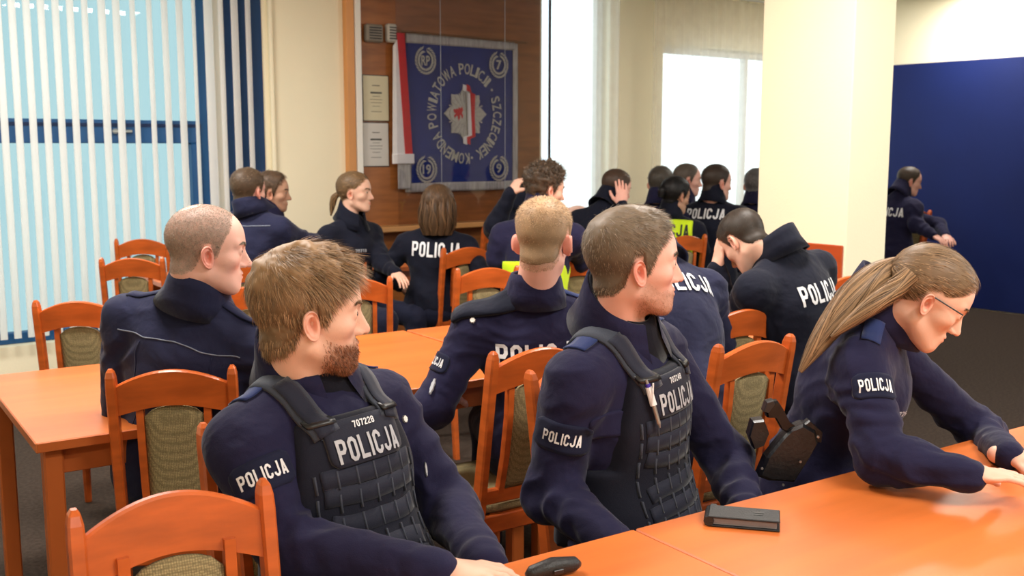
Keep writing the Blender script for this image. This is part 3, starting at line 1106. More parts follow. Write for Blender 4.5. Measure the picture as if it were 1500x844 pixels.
# small white sticker on the rail of a chair
# ---------------------------------------------------------------- things on the tables
leather = mat('black_leatherette', (0.012, 0.012, 0.013), .45, .45, noise=(60, .2), bump=(300, .2))
pages = mat('grey_paper_block', (.20, .20, .22), .7, noise=(3, .2, (1, 1, 120)))
NB = [at_z(1036, 772, .76), at_z(1142, 781, .76), at_z(1143, 748, .78), at_z(1040, 741, .78)]
c = sum(NB) / 4
dx = (NB[1] - NB[0]); dx[2] = 0
wdt = np.linalg.norm(dx)
dpt = np.linalg.norm((NB[3] - NB[0])[:2])
root = empty('notebook', (c[0], c[1], .76), math.atan2(dx[1], dx[0]), 'closed black notebook lying on the orange table at lower right', 'notebook')
MB().box((0, 0, .0025), (wdt, dpt, .004), bev=.0015).build('back_cover', leather, root)
MB().box((0, .001, .0115), (wdt - .012, dpt - .008, .013)).build('page_block', pages, root)
MB().box((0, 0, .0205), (wdt, dpt, .004), bev=.0015).build('front_cover', leather, root)
MB().tube([(-wdt / 2 + .002, -dpt / 2, .0115), (-wdt / 2 + .002, dpt / 2, .0115)], .0105, 8).build('spine', leather, root)
MB().box((wdt * .2, dpt * .1, .023), (.022, .009, .0006)).box((wdt * .2, -.006, .023), (.018, .006, .0006)).build('embossed_mark', mat('embossed_grey', (.06, .06, .06), .5, noise=(9, .1)), root)
MB().box((-wdt / 2 + .008, dpt / 2 + .004, .019), (.012, .02, .002), bev=.0008).build('ribbon_marker', leather, root)
p = at_z(810, 827, .775)
root = empty('eyeglass_case', (p[0], p[1] - .02, .76), .5, 'dark rounded case on the table, at the lower frame edge', 'case')
MB().tube([(-.055, 0, .013), (-.045, 0, .016), (0, 0, .019), (.045, 0, .016), (.055, 0, .013)], [.006, .013, .0175, .013, .006], 12, 1.0).build('case_shell', leather, root, smooth=True)
MB().box((.0, -.0185, .016), (.02, .003, .008), bev=.001).build('clasp', black_m, root)
# ================================================================== signed distance tools
def L2(a): return np.sqrt(np.einsum('ij,ij->i', a, a))


def ell(P, c, r, R=None):
    q = P - np.asarray(c, P.dtype)
    if R is not None: q = q @ np.asarray(R, P.dtype).T
    r = np.asarray(r, P.dtype)
    k0 = L2(q / r); k1 = L2(q / (r * r)) + 1e-9
    return k0 * (k0 - 1) / k1


def cap(P, a, b, ra, rb=None):
    rb = ra if rb is None else rb
    a = np.asarray(a, P.dtype); b = np.asarray(b, P.dtype)
    ab = b - a
    h = np.clip((P - a) @ ab / (ab @ ab + 1e-12), 0, 1)
    return L2(P - a - h[:, None] * ab) - (ra + (rb - ra) * h)


def smin(a, b, k):
    h = np.clip(.5 + .5 * (b - a) / k, 0, 1)
    return b + (a - b) * h - k * h * (1 - h)


def smax(a, b, k): return -smin(-a, -b, k)


def hash3(i, j, k, s):
    n = (i * 374761393 + j * 668265263 + k * 2147483647 + s * 1274126177) & 0xFFFFFFFF
    n = ((n ^ (n >> 13)) * 1274126177) & 0xFFFFFFFF
    return ((n ^ (n >> 16)) & 0xFFFF) / 65535.0


def noise3(P, seed=0):
    I = np.floor(P).astype(np.int64); F = P - I
    F = F * F * (3 - 2 * F)
    r = 0
    for dx in (0, 1):
        for dy in (0, 1):
            for dz in (0, 1):
                w = (F[:, 0] if dx else 1 - F[:, 0]) * (F[:, 1] if dy else 1 - F[:, 1]) * (F[:, 2] if dz else 1 - F[:, 2])
                r = r + w * hash3(I[:, 0] + dx, I[:, 1] + dy, I[:, 2] + dz, seed)
    return r * 2 - 1


def surface_nets(sdf, lo, hi, h):
    lo = np.asarray(lo, float); hi = np.asarray(hi, float)
    C = 4
    n = np.ceil((hi - lo) / (h * C)).astype(int) + 1
    N = n * C
    gc = [lo[i] + (np.arange(n[i]) + .5) * h * C for i in range(3)]
    G = np.stack(np.meshgrid(*gc, indexing='ij'), -1).reshape(-1, 3).astype(np.float32)
    dc = sdf(G).reshape(n)
    near = np.abs(dc) < h * C * 1.35
    F = np.repeat(np.repeat(np.repeat(dc, C, 0), C, 1), C, 2).astype(np.float32)
    M = np.repeat(np.repeat(np.repeat(near, C, 0), C, 1), C, 2)
    idx = np.argwhere(M)
    P = (lo + (idx + .5) * h).astype(np.float32)
    F[M] = sdf(P)
    nx, ny, nz = F.shape
    S = F < 0
    cells = np.zeros((nx - 1, ny - 1, nz - 1), np.int8)
    for dx in (0, 1):
        for dy in (0, 1):
            for dz in (0, 1):
                cells += S[dx:nx - 1 + dx, dy:ny - 1 + dy, dz:nz - 1 + dz]
    act = (cells > 0) & (cells < 8)
    ci = np.argwhere(act)
    vid = -np.ones(act.shape, np.int32)
    vid[act] = np.arange(len(ci))
    acc = np.zeros((len(ci), 3)); cnt = np.zeros(len(ci))
    cor = [(a, b, c) for a in (0, 1) for b in (0, 1) for c in (0, 1)]
    for a in cor:
        for ax in range(3):
            if a[ax]: continue
            b = list(a); b[ax] = 1
            fa = F[ci[:, 0] + a[0], ci[:, 1] + a[1], ci[:, 2] + a[2]]
            fb = F[ci[:, 0] + b[0], ci[:, 1] + b[1], ci[:, 2] + b[2]]
            m = (fa < 0) != (fb < 0)
            t = fa[m] / (fa[m] - fb[m])
            p = np.tile(np.array(a, float), (m.sum(), 1))
            p[:, ax] = t
            acc[m] += p; cnt[m] += 1
    V_ = lo + (ci + acc / cnt[:, None] + .5) * h
    quads = []
    for ax in range(3):
        o1, o2 = [(1, 2), (2, 0), (0, 1)][ax]
        sl0 = [slice(None)] * 3; sl1 = [slice(None)] * 3
        sl0[ax] = slice(0, -1); sl1[ax] = slice(1, None)
        ch = S[tuple(sl0)] != S[tuple(sl1)]
        e = np.argwhere(ch)
        e = e[(e[:, o1] > 0) & (e[:, o2] > 0) & (e[:, o1] < F.shape[o1] - 1) & (e[:, o2] < F.shape[o2] - 1)]
        inside0 = S[e[:, 0], e[:, 1], e[:, 2]]
        q = []
        for (d1, d2) in ((-1, -1), (0, -1), (0, 0), (-1, 0)):
            k = e.copy(); k[:, o1] += d1; k[:, o2] += d2
            q.append(vid[k[:, 0], k[:, 1], k[:, 2]])
        q = np.stack(q, 1)
        q[~inside0] = q[~inside0][:, ::-1]
        quads.append(q)
    Q_ = np.concatenate(quads)
    return V_, Q_[(Q_ >= 0).all(1)]


def vnormals(Vs, Fs):
    a = Vs[Fs[:, 2]] - Vs[Fs[:, 0]]; b = Vs[Fs[:, 3]] - Vs[Fs[:, 1]]
    n = np.cross(a, b)
    N = np.zeros_like(Vs)
    for k in range(4): np.add.at(N, Fs[:, k], n)
    return N / (np.linalg.norm(N, axis=1)[:, None] + 1e-12)


def relax(Vs, Fs, it=1, lam=.5):
    for _ in range(it):
        A = np.zeros_like(Vs); c = np.zeros(len(Vs))
        for k in range(4):
            a, b = Fs[:, k], Fs[:, (k + 1) % 4]
            np.add.at(A, a, Vs[b]); np.add.at(c, a, 1)
            np.add.at(A, b, Vs[a]); np.add.at(c, b, 1)
        Vs = Vs + lam * (A / np.maximum(c, 1)[:, None] - Vs)
    return Vs


def unit(v): v = np.asarray(v, float); return v / (np.linalg.norm(v) + 1e-12)


# ================================================================== head
def head_sdf(P, hp, neck_end):
    fem = hp.get('female', 0)
    jw = hp.get('jaw', 1.0) * (1 - .07 * fem)
    nose = hp.get('nose', 1.0)
    f = np.abs(P); X = P.copy(); X[:, 0] = np.abs(P[:, 0])      # symmetric
    d = ell(X, (0, -.010, .034), (.0755, .099, .084))
    d = smin(d, ell(X, (0, .020, .018), (.064, .071, .078)), .02)
    d = smin(d, ell(X, (0, .026, -.040), (.057 * jw, .056, .066)), .02)
    d = smin(d, ell(X, (.040 * jw, .046, -.022), (.024, .028, .020)), .018)
    # jaw line and chin
    d = smin(d, cap(X, (.046 * jw, -.002, -.060), (.020 * jw, .060, -.096), .0165, .0150), .022)
    d = smin(d, ell(X, (0, .067, -.098), (.024 * jw, .0185, .0175)), .016)
    d = smin(d, ell(X, (0, .050, -.078), (.034 * jw, .034, .030)), .02)
    # brow
    d = smin(d, cap(X, (.008, .082, .019), (.044, .064, .022), .0095, .009), .012)
    # eye sockets
    d = smax(d, -ell(X, (.030, .097, .002), (.0165, .017, .0115)), .012)
    # muzzle and lips
    d = smin(d, ell(X, (0, .066, -.064), (.025, .0225, .020)), .014)
    d = smin(d, ell(X, (0, .0865, -.0585), (.019, .0065, .0042)), .005)
    d = smin(d, ell(X, (0, .0850, -.0685), (.016, .0070, .0050)), .005)
    d = smax(d, -ell(X, (0, .0945, -.0630), (.021, .0065, .0013)), .0025)
    # nose
    d = smin(d, cap(X, (0, .0835, .010), (0, .104 + .004 * (nose - 1), -.030), .0070, .0085), .009)
    d = smin(d, ell(X, (0, .1045 + .012 * (nose - 1), -.0355), (.0098, .0098 * nose, .0085)), .006)
    d = smin(d, ell(X, (.0105, .0915, -.0385), (.0068, .0095, .0062)), .005)
    d = smax(d, -ell(X, (.006, .099, -.0475), (.0035, .0055, .0035)), .003)
    # eyelids around the eyeball, with an open slit
    lid = ell(X, (.0305, .0725, .001), (.0142, .0142, .0128))
    d = smin(d, lid, .004)
    if hp.get('eyes_open', 1):
        d = smax(d, -ell(X, (.0305, .0885, .0008), (.0122, .0100, .0050)), .0015)
    # neck
    nr = .0555 * (1 - .17 * fem) * hp.get('neck', 1.0)
    d = smin(d, cap(P, (0, -.030, -.050), neck_end, nr, nr * 1.08), .022)
    if not fem:
        d = smin(d, ell(P, (0, neck_end[1] * .45 + .037, -.150), (.010, .010, .014)), .02)
    return d


def ear_mesh(side, sc=1.0):
    """a shaped auricle: rim, hollow, lobe"""
    nr, nt = 12, 30
    vs, fs = [], []
    for j in range(nr + 1):
        r = j / nr
        for i in range(nt):
            t = 2 * math.pi * i / nt
            # outline: broad above, tapering to the lobe
            rz = .0295 if math.sin(t) > 0 else .031
            ry = .0185 * (1 + .10 * math.sin(t)) * (1.0 if math.cos(t) < 0 else .80)
            hgt = -.017 * math.exp(-(r / .38) ** 2)                    # concha hollow
            hgt += .0062 * math.exp(-((r - .62) / .12) ** 2) * (1 if math.sin(t) > -.55 else .4) * (1 if math.cos(t) < .35 else .2)
            hgt += .0085 * math.exp(-((r - .93) / .09) ** 2) * (1 if math.sin(t) > -.7 else .35) * (1 if math.cos(t) < .6 or math.sin(t) > .5 else .1)
            if r > .96: hgt -= .006
            y = r * ry * math.cos(t); z = r * rz * math.sin(t) - .001
            out = .010 + hgt + .34 * (-y) * 1.0                        # back edge stands off the head
            vs.append((side * out * sc, y * sc, z * sc))
    b = len(vs)
    for i in range(nt):                                               # back of the rim curls into the head
        t = 2 * math.pi * i / nt
        rz = .029 if math.sin(t) > 0 else .029
        vs.append((side * -.006, .0135 * math.cos(t) * sc * .9 - .001, rz * math.sin(t) * .86 * sc))
    for j in range(nr):
        for i in range(nt):
            q = (j * nt + i, j * nt + (i + 1) % nt, (j + 1) * nt + (i + 1) % nt, (j + 1) * nt + i)
            fs.append(q if side < 0 else q[::-1])
    for i in range(nt):
        q = (nr * nt + i, nr * nt + (i + 1) % nt, b + (i + 1) % nt, b + i)
        fs.append(q if side < 0 else q[::-1])
    vs = np.array(vs)
    # lean: top slightly back
    a = math.radians(-10)
    y, z = vs[:, 1].copy(), vs[:, 2].copy()
    vs[:, 1] = y * math.cos(a) + z * math.sin(a)
    vs[:, 2] = -y * math.sin(a) + z * math.cos(a)
    return vs + np.array([side * .0700, -.006, -.012]), np.array(fs)


ZL = [(0, .082), (22, .084), (32, .080), (42, .062), (52, .050), (62, .036), (70, .010), (76, -.022), (84, -.024), (90, .022), (104, .020),
      (112, -.010), (122, -.045), (140, -.066), (180, -.074)]


def build_head(hp, neck_end, rows, cols):
    """vertices (local), quads, extras"""
    s = np.linspace(0, 1, rows)
    el = np.interp(s, [0, .60, .72, 1], [90, -22, -34, -34])
    oz = np.interp(s, [0, .45, .66, .72, 1], [.02, 0, -.030, -.050, -.05])
    ne = np.array(neck_end)
    az = np.linspace(0, 2 * np.pi, cols, endpoint=False)
    E, A = np.meshgrid(np.radians(el), az, indexing='ij')
    D = np.stack([np.cos(E) * np.sin(A), np.cos(E) * np.cos(A), np.sin(E)], -1)
    O = np.zeros_like(D)
    O[..., 2] = oz[:, None]
    k = np.clip((s - .72) / .28, 0, 1)[:, None]
    path0 = np.array([0, -.012, -.05])
    sel = s > .72
    for a in range(3):
        O[..., a] = np.where(sel[:, None], path0[a] + (ne[a] * 1.06 + (.02 if a == 2 else 0) - path0[a]) * k, O[..., a])
    O[..., 1] = np.where(~sel[:, None], np.interp(s, [0, .5, .72], [0, 0, -.012])[:, None], O[..., 1])
    O = O.reshape(-1, 3); D = D.reshape(-1, 3)
    t = np.full(len(O), .19)
    for _ in range(60):
        d = head_sdf(O + D * t[:, None], hp, neck_end)
        t = np.clip(t - d * .8, .002, .25)
    Vv = O + D * t[:, None]
    F_ = []
    i = np.arange(rows - 1)[:, None] * cols; j = np.arange(cols)[None, :]
    q = np.stack([i + j, i + cols + j, i + cols + (j + 1) % cols, i + (j + 1) % cols], -1).reshape(-1, 4)
    q = q[:, ::-1]
    return Vv, q


def hairline(P, hp):
    """signed height over the hairline, positive = haired"""
    az = np.degrees(np.arctan2(np.abs(P[:, 0]), P[:, 1] + .0))
    zl = hp.get('zl', ZL)
    h = P[:, 2] - np.interp(az, [a for a, b in zl], [b for a, b in zl])
    return h


def strands(roots, dirs, normals, length, width, seg=4, curve=.35, jitter=.25, curl=0.0, taper=.35):
    n = len(roots)
    L = length if not np.isscalar(length) else np.full(n, length)
    L = L * rng.uniform(.6, 1.15, n)
    d = dirs + rng.normal(0, jitter, (n, 3))
    d /= np.linalg.norm(d, axis=1)[:, None] + 1e-9
    side = np.cross(d, normals) + rng.normal(0, .35, (n, 3))
    side /= np.linalg.norm(side, axis=1)[:, None] + 1e-9
    ph = rng.uniform(0, 6.28, n)
    vs = []
    p = roots.copy()
    for k in range(seg + 1):
        t = k / seg
        w = width * (1 - t) ** .7 * (1 - taper) + width * taper * (1 - t * .8)
        off = 0
        if curl:
            off = (np.cos(ph + t * 7)[:, None] * side + np.sin(ph + t * 7)[:, None] * normals) * curl
        vs.append(p + off - side * (w / 2)); vs.append(p + off + side * (w / 2))
        p = p + d * (L / seg)[:, None] - normals * (L * curve * t / seg)[:, None]
    Vv = np.stack(vs, 1).reshape(-1, 3)
    m = 2 * (seg + 1)
    base = np.arange(n)[:, None] * m
    q = np.concatenate([np.stack([base + 2 * k, base + 2 * k + 1, base + 2 * k + 3, base + 2 * k + 2], -1).reshape(-1, 4) for k in range(seg)])
    sh = np.repeat(rng.uniform(0, 1, n), m)
    return Vv, q, sh


def sample_faces(Vv, Q_, N_, n, weight=None):
    a = np.linalg.norm(np.cross(Vv[Q_[:, 2]] - Vv[Q_[:, 0]], Vv[Q_[:, 3]] - Vv[Q_[:, 1]]), axis=1) + 1e-12
    if weight is not None: a = a * weight
    f = rng.choice(len(Q_), n, p=a / a.sum())
    u, v = rng.uniform(0, 1, (2, n, 1))
    c = [Vv[Q_[f, k]] for k in range(4)]
    P = c[0] * (1 - u) * (1 - v) + c[1] * u * (1 - v) + c[2] * u * v + c[3] * (1 - u) * v
    m = [N_[Q_[f, k]] for k in range(4)]
    M = m[0] * (1 - u) * (1 - v) + m[1] * u * (1 - v) + m[2] * u * v + m[3] * (1 - u) * v
    return P, M / (np.linalg.norm(M, axis=1)[:, None] + 1e-9)


def hair_thickness(P, hp):
    top = hp.get('top', .014); side = hp.get('side', .006); front = hp.get('front', top)
    k = np.clip((P[:, 2] - .02) / .07, 0, 1)
    k = k * k * (3 - 2 * k)
    th = side + (top - side) * k
    fr = np.clip((P[:, 1] - .02) / .06, 0, 1) * k
    th = th + (front - top) * fr
    h = hairline(P, hp)
    fade = hp.get('fade', .012)
    return th * np.clip(h / fade, 0, 1) ** .7, h


def build_hair(HV, HQ, hp, near):
    th, h = hair_thickness(HV, hp)
    N_ = vnormals(HV, HQ)
    amp = hp.get('clump', .12)
    c0 = hp.get('cap0', .004)
    th = th * .72 * np.clip((h - c0) / .018 + .12, 0, 1)
    ns = noise3(HV * np.array([55, 38, 38.]) + 7, 3) + .5 * noise3(HV * 110 + 3, 5)
    if hp.get('curly'):
        ns = 1.6 * noise3(HV * 48 + 9, 2) + .9 * noise3(HV * 95, 8)
    off = np.where(h > c0 + .004 * ns, th * (1 + amp * ns) + .0006, -.004)
    off = np.where((HV[:, 2] < -.115) | (h < -.004), -.01, off)
    CV = HV + N_ * off[:, None]
    keep = (h[HQ] > c0 - .004).any(1) & (HV[HQ][:, :, 2].min(1) > -.11)
    Q_ = HQ[keep]
    used = np.unique(Q_)
    mp = -np.ones(len(HV), int); mp[used] = np.arange(len(used))
    CVu = CV[used]; Q2 = mp[Q_]
    CN = vnormals(CVu, Q2)
    hh = h[used]
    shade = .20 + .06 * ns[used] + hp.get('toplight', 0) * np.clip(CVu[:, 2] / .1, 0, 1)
    out_v, out_q, out_s = [CVu], [Q2], [np.clip(shade, 0, 1)]
    nst = hp.get('n', 2600) if near else int(hp.get('n', 2600) / 2.2)
    if nst:
        OV = HV + N_ * np.where(h > c0, th, 0)[:, None]
        w8 = (h[HQ].mean(1) > .0005).astype(float) * np.clip(1.25 - h[HQ].mean(1) / .5, .3, 1) * (HV[HQ][:, :, 2].min(1) > -.105)
        P, M = sample_faces(OV, HQ, N_, nst, w8)
        thp, hp_ = hair_thickness(P, hp)
        whorl = np.array(hp.get('whorl', (.012, -.065, .10)))
        fl = P - whorl
        fl = fl - M * np.einsum('ij,ij->i', fl, M)[:, None]
        fl /= np.linalg.norm(fl, axis=1)[:, None] + 1e-9
        fl[:, 2] -= .35 * np.clip(1 - P[:, 2] / .08, 0, 1)
        sweep = np.array(hp.get('sweep', (0, 0, 0)))
        fl = fl + sweep * np.clip((P[:, 2] - .04) / .05, 0, 1)[:, None]
        lift = hp.get('lift', .35)
        d = fl + M * lift
        d /= np.linalg.norm(d, axis=1)[:, None] + 1e-9
        ln = np.clip(thp * hp.get('len', 1.6), .004, .06)
        V2, q2, s2 = strands(P - M * (thp * .25)[:, None] + M * (.0022 if lift < .1 else 0), d, M, ln, hp.get('w', .0016) * (1 if near else 1.7), 3 if near else 2,
                             hp.get('curve', .5), hp.get('jit', .22), hp.get('curl', 0))
        out_q.append(q2 + len(out_v[0])); out_v.append(V2)
        out_s.append(np.clip(.05 + .95 * s2 ** 1.3, 0, 1))
    return np.concatenate(out_v), np.concatenate(out_q), np.concatenate(out_s)


def tail(guides, n, spread, width, seg=14, body=True):
    """long hair: strands following one or more guide curves (list of (points, radii))"""
    vs_, q_, s_ = [], [], []
    base = 0
    for (pts, rad) in guides:
        pts = np.array(pts, float); rad = np.array(rad, float)
        t = np.linspace(0, 1, len(pts)); tt = np.linspace(0, 1, seg + 1)
        # smooth the guide
        fine = np.stack([np.interp(tt, t, pts[:, k]) for k in range(3)], 1)
        for _ in range(2):
            fine[1:-1] = (fine[:-2] + 2 * fine[1:-1] + fine[2:]) / 4
        rf = np.interp(tt, t, rad)
        T = np.gradient(fine, axis=0); T /= np.linalg.norm(T, axis=1)[:, None] + 1e-9
        a = np.cross(T, np.array([.3, .2, 1.0])); a /= np.linalg.norm(a, axis=1)[:, None] + 1e-9
        b = np.cross(T, a)
        if body:
            sg = 12
            ring = np.concatenate([(fine[:, None, :] + rf[:, None, None] * .8 * (a[:, None, :] * math.cos(w) + b[:, None, :] * math.sin(w))) for w in np.linspace(0, 2 * np.pi, sg, endpoint=False)], 1)
            vs_.append(ring.reshape(-1, 3))
            q = []
            for k in range(seg):
                for i in range(sg):
                    q.append((k * sg + i, k * sg + (i + 1) % sg, (k + 1) * sg + (i + 1) % sg, (k + 1) * sg + i))
            q_.append(np.array(q) + base); base += (seg + 1) * sg
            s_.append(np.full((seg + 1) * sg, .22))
        ang = rng.uniform(0, 2 * np.pi, n); rr = np.sqrt(rng.uniform(.3, 1, n)) * rng.uniform(.8, 1.12, n)
        endt = rng.uniform(.75, 1.0, n)
        sh = rng.uniform(0, 1, n)
        cols = []
        for k in range(seg + 1):
            u = k / seg * endt * seg
            i0 = np.clip(u.astype(int), 0, seg - 1); fr = (u - i0)[:, None]
            c0 = fine[i0] * (1 - fr) + fine[i0 + 1] * fr
            A_ = a[i0]; B_ = b[i0]
            R_ = (rf[i0] * (1 - fr[:, 0]) + rf[i0 + 1] * fr[:, 0]) * rr
            an = ang + .25 * np.sin(k * .5 + ang * 3)
            p = c0 + (A_ * np.cos(an)[:, None] + B_ * np.sin(an)[:, None]) * R_[:, None]
            sd = (-A_ * np.sin(an)[:, None] + B_ * np.cos(an)[:, None])
            w = width * (1 if k < seg else .3) / 2
            cols += [p - sd * w, p + sd * w]
        Vv = np.stack(cols, 1).reshape(-1, 3)
        m = 2 * (seg + 1)
        bs = np.arange(n)[:, None] * m + base
        q_.append(np.concatenate([np.stack([bs + 2 * k, bs + 2 * k + 1, bs + 2 * k + 3, bs + 2 * k + 2], -1).reshape(-1, 4) for k in range(seg)]))
        base += n * m
        vs_.append(Vv); s_.append(np.repeat(sh, m))
    return np.concatenate(vs_), np.concatenate(q_), np.concatenate(s_)


# ================================================================== hand
def hand_sdf(P, Wp, d, n, curl=.5, side=1, sc=1.0, spread=.06):
    """d finger direction, n palm normal (the way the palm faces), side=+1 when the thumb lies towards cross(d, n)"""
    d = unit(d); n = unit(n - np.dot(n, d) * d); s = np.cross(d, n) * side
    q = P - Wp
    L = np.stack([q @ s, q @ d, q @ n], 1) / sc                      # thumb side, along, palm
    f = ell(L, (0, .048, 0), (.041, .050, .0145))
    f = smin(f, cap(L, (.004, -.03, 0), (0, .02, 0), .0235, .024), .02)
    f = smin(f, ell(L, (.022, .028, .006), (.017, .028, .014)), .012)
    for k, (x, ln, r) in enumerate(((.030, .074, .0088), (.0105, .082, .0092), (-.0095, .076, .0087), (-.0285, .060, .0077))):
        p = np.array([x, .086 - abs(k - 1.2) * .004, 0.0])
        a = 0.0
        dirx = (x / .03) * spread
        segs_ = (.46, .30, .24)
        for m, fr in enumerate(segs_):
            a += curl * (.75, 1.0, .7)[m]
            e = p + ln * fr * np.array([dirx, math.cos(a), math.sin(a)])
            f = smin(f, cap(L, p, e, r * (1 - .09 * m), r * (1 - .09 * (m + 1))), .004 if m else .006)
            p = e
    p = np.array([.030, .020, .006])
    for m, (v, ln, r) in enumerate((((.62, .70, .35), .034, .0125), ((.42, .86, .32 + curl * .4), .030, .0105), ((.15, .92, .35 + curl * .5), .024, .0090))):
        e = p + unit(v) * ln
        f = smin(f, cap(L, p, e, r, r * .92), .007)
        p = e
    return f * sc
# ================================================================== clothing and people
def cloth_mat(name, col, rough=.85, sheen=.1, b=.6):
    m = mat(name, col, rough, .2, sheen=sheen, noise=(5, .12))
    nt = m.node_tree
    tc = [n for n in nt.nodes if n.type == 'TEX_COORD'][0]
    bs = nt.nodes['Principled BSDF']
    n1 = nt.nodes.new('ShaderNodeTexNoise'); n1.inputs['Scale'].default_value = 10; n1.inputs['Detail'].default_value = 3
    n1.inputs['Distortion'].default_value = .3
    n2 = nt.nodes.new('ShaderNodeTexNoise'); n2.inputs['Scale'].default_value = 420
    nt.links.new(tc.outputs['Object'], n1.inputs['Vector']); nt.links.new(tc.outputs['Object'], n2.inputs['Vector'])
    b1 = nt.nodes.new('ShaderNodeBump'); b1.inputs['Strength'].default_value = b; b1.inputs['Distance'].default_value = .02
    b2 = nt.nodes.new('ShaderNodeBump'); b2.inputs['Strength'].default_value = .25; b2.inputs['Distance'].default_value = .002
    nt.links.new(n1.outputs['Fac'], b1.inputs['Height']); nt.links.new(n2.outputs['Fac'], b2.inputs['Height'])
    nt.links.new(b1.outputs[0], b2.inputs['Normal']); nt.links.new(b2.outputs[0], bs.inputs['Normal'])
    return m


navy = cloth_mat('navy_uniform_cloth', (0.0125, 0.0115, 0.040))
navy_dark = cloth_mat('dark_navy_softshell', (0.006, 0.0075, 0.018))
navy_mid = cloth_mat('mid_navy_shirt', (0.015, 0.017, 0.047))
vest_m = cloth_mat('vest_cordura', (0.0075, 0.0085, 0.018), .8, .15, .1)
web_m = cloth_mat('vest_webbing', (0.017, 0.019, 0.034), .75, .15, .05)
stitch_m = cloth_mat('grey_stitching', (.045, .05, .07), .8, .1, .05)
strap_m = cloth_mat('strap_webbing', (0.040, 0.046, 0.064), .7, .15, .05)
epau_m = cloth_mat('epaulette_cloth', (0.020, 0.032, 0.110), .8, .15, .05)
black_shirt = cloth_mat('black_turtleneck', (0.006, 0.006, 0.012), .9, .1, .1)
trouser_m = cloth_mat('trouser_cloth', (0.010, 0.012, 0.030))
patch_m = cloth_mat('patch_cloth', (0.010, 0.012, 0.034), .85, .1, .03)
hivis = cloth_mat('hi_vis_yellow', (0.62, 0.85, 0.02), .7, .1, .1)
letter_m = mat('white_reflective_print', (0.74, 0.75, 0.78), .45, .5, noise=(60, .05))
letter_grey = mat('grey_reflective_print', (0.42, 0.43, 0.47), .45, .5, noise=(60, .1))
letter_black = mat('black_print', (0.01, 0.01, 0.012), .6, noise=(60, .1))
piping_m = mat('grey_piping', (0.16, 0.18, 0.24), .6, noise=(60, .1))
silver_pin = mat('silver_insignia', (0.75, 0.74, 0.70), .35, .5, .4, noise=(90, .2))
eye_white = mat('eye_white', (0.70, 0.66, 0.62), .2, .5, noise=(50, .03))
iris_m = mat('iris', (0.05, 0.05, 0.045), .15, .5, noise=(50, .1))
shoe_m = mat('black_shoe_leather', (0.012, 0.012, 0.013), .35, .5, noise=(20, .2))
lash_m = mat('dark_lashes', (0.03, 0.015, 0.01), .6, noise=(20, .2))

SKINS = {'fair': (0.82, 0.50, 0.37), 'pink': (0.82, 0.46, 0.365), 'tan': (0.58, 0.33, 0.22)}
PEOPLE = {}


def rel(root, Vv):
    return np.asarray(Vv) - np.array(root.location)


def part(root, name, Vv, Fq, m, smooth=True, attrs=None, parent=None):
    o = mesh_obj(name, rel(root, Vv), Fq, m, parent or root, smooth, attrs)
    return o


def bvh_of(Vv, Fq):
    return BVHTree.FromPolygons([tuple(v) for v in Vv.tolist()], [tuple(f) for f in Fq.tolist()])


def surf_strip(bvh, pts, up_hint, width, off, th, nseg=16, nw=3, taper=None, closed_ends=True):
    """a flat band laid over a surface along pts; returns verts, quads"""
    pts = np.array(pts, float)
    t = np.linspace(0, 1, len(pts)); tt = np.linspace(0, 1, nseg + 1)
    P = np.stack([np.interp(tt, t, pts[:, k]) for k in range(3)], 1)
    for _ in range(2): P[1:-1] = (P[:-2] + 2 * P[1:-1] + P[2:]) / 4
    Q0, N0 = [], []
    for p in P:
        loc, nn, i, d = bvh.find_nearest(Vector(p))
        Q0.append(np.array(loc)); N0.append(np.array(nn))
    Q0 = np.array(Q0); N0 = np.array(N0)
    for _ in range(3):
        N0[1:-1] = (N0[:-2] + N0[1:-1] + N0[2:]) / 3
        Q0[1:-1] = (Q0[:-2] + 2 * Q0[1:-1] + Q0[2:]) / 4
    N0 /= np.linalg.norm(N0, axis=1)[:, None]
    T = np.gradient(Q0, axis=0); T /= np.linalg.norm(T, axis=1)[:, None] + 1e-9
    Sd = np.cross(N0, T); Sd /= np.linalg.norm(Sd, axis=1)[:, None] + 1e-9
    rows = []
    for k in range(nseg + 1):
        w = width * (taper(k / nseg) if taper else 1)
        r = []
        for j in range(nw + 1):
            s = (j / nw - .5) * w
            p = Q0[k] + Sd[k] * s
            loc, nn, i, d = bvh.ray_cast(Vector(p + N0[k] * .05), Vector(-N0[k]), .1)
            if loc is not None and (np.array(loc) - p) @ N0[k] < .03:
                h = (np.array(loc) - p) @ N0[k]
                h = max(h, -.006)
            else:
                h = 0
            r.append(p + N0[k] * (h + off))
        rows.append(r)
    R = np.array(rows)
    R[1:-1] = (R[:-2] + 2 * R[1:-1] + R[2:]) / 4
    top = R + N0[:, None, :] * th
    M = nw + 1
    Vv = np.concatenate([R.reshape(-1, 3), top.reshape(-1, 3)])
    n = (nseg + 1) * M
    q = []
    for k in range(nseg):
        for j in range(nw):
            a = k * M + j
            q.append((a, a + M, a + M + 1, a + 1))
            q.append((n + a, n + a + 1, n + a + M + 1, n + a + M))
        for j, fl in ((0, 0), (nw, 1)):
            a = k * M + j
            f = (a, n + a, n + a + M, a + M)
            q.append(f if not fl else f[::-1])
    for k in (0, nseg):
        for j in range(nw):
            a = k * M + j
            f = (a, a + 1, n + a + 1, n + a)
            q.append(f if k == 0 else f[::-1])
    return Vv, np.array(q)


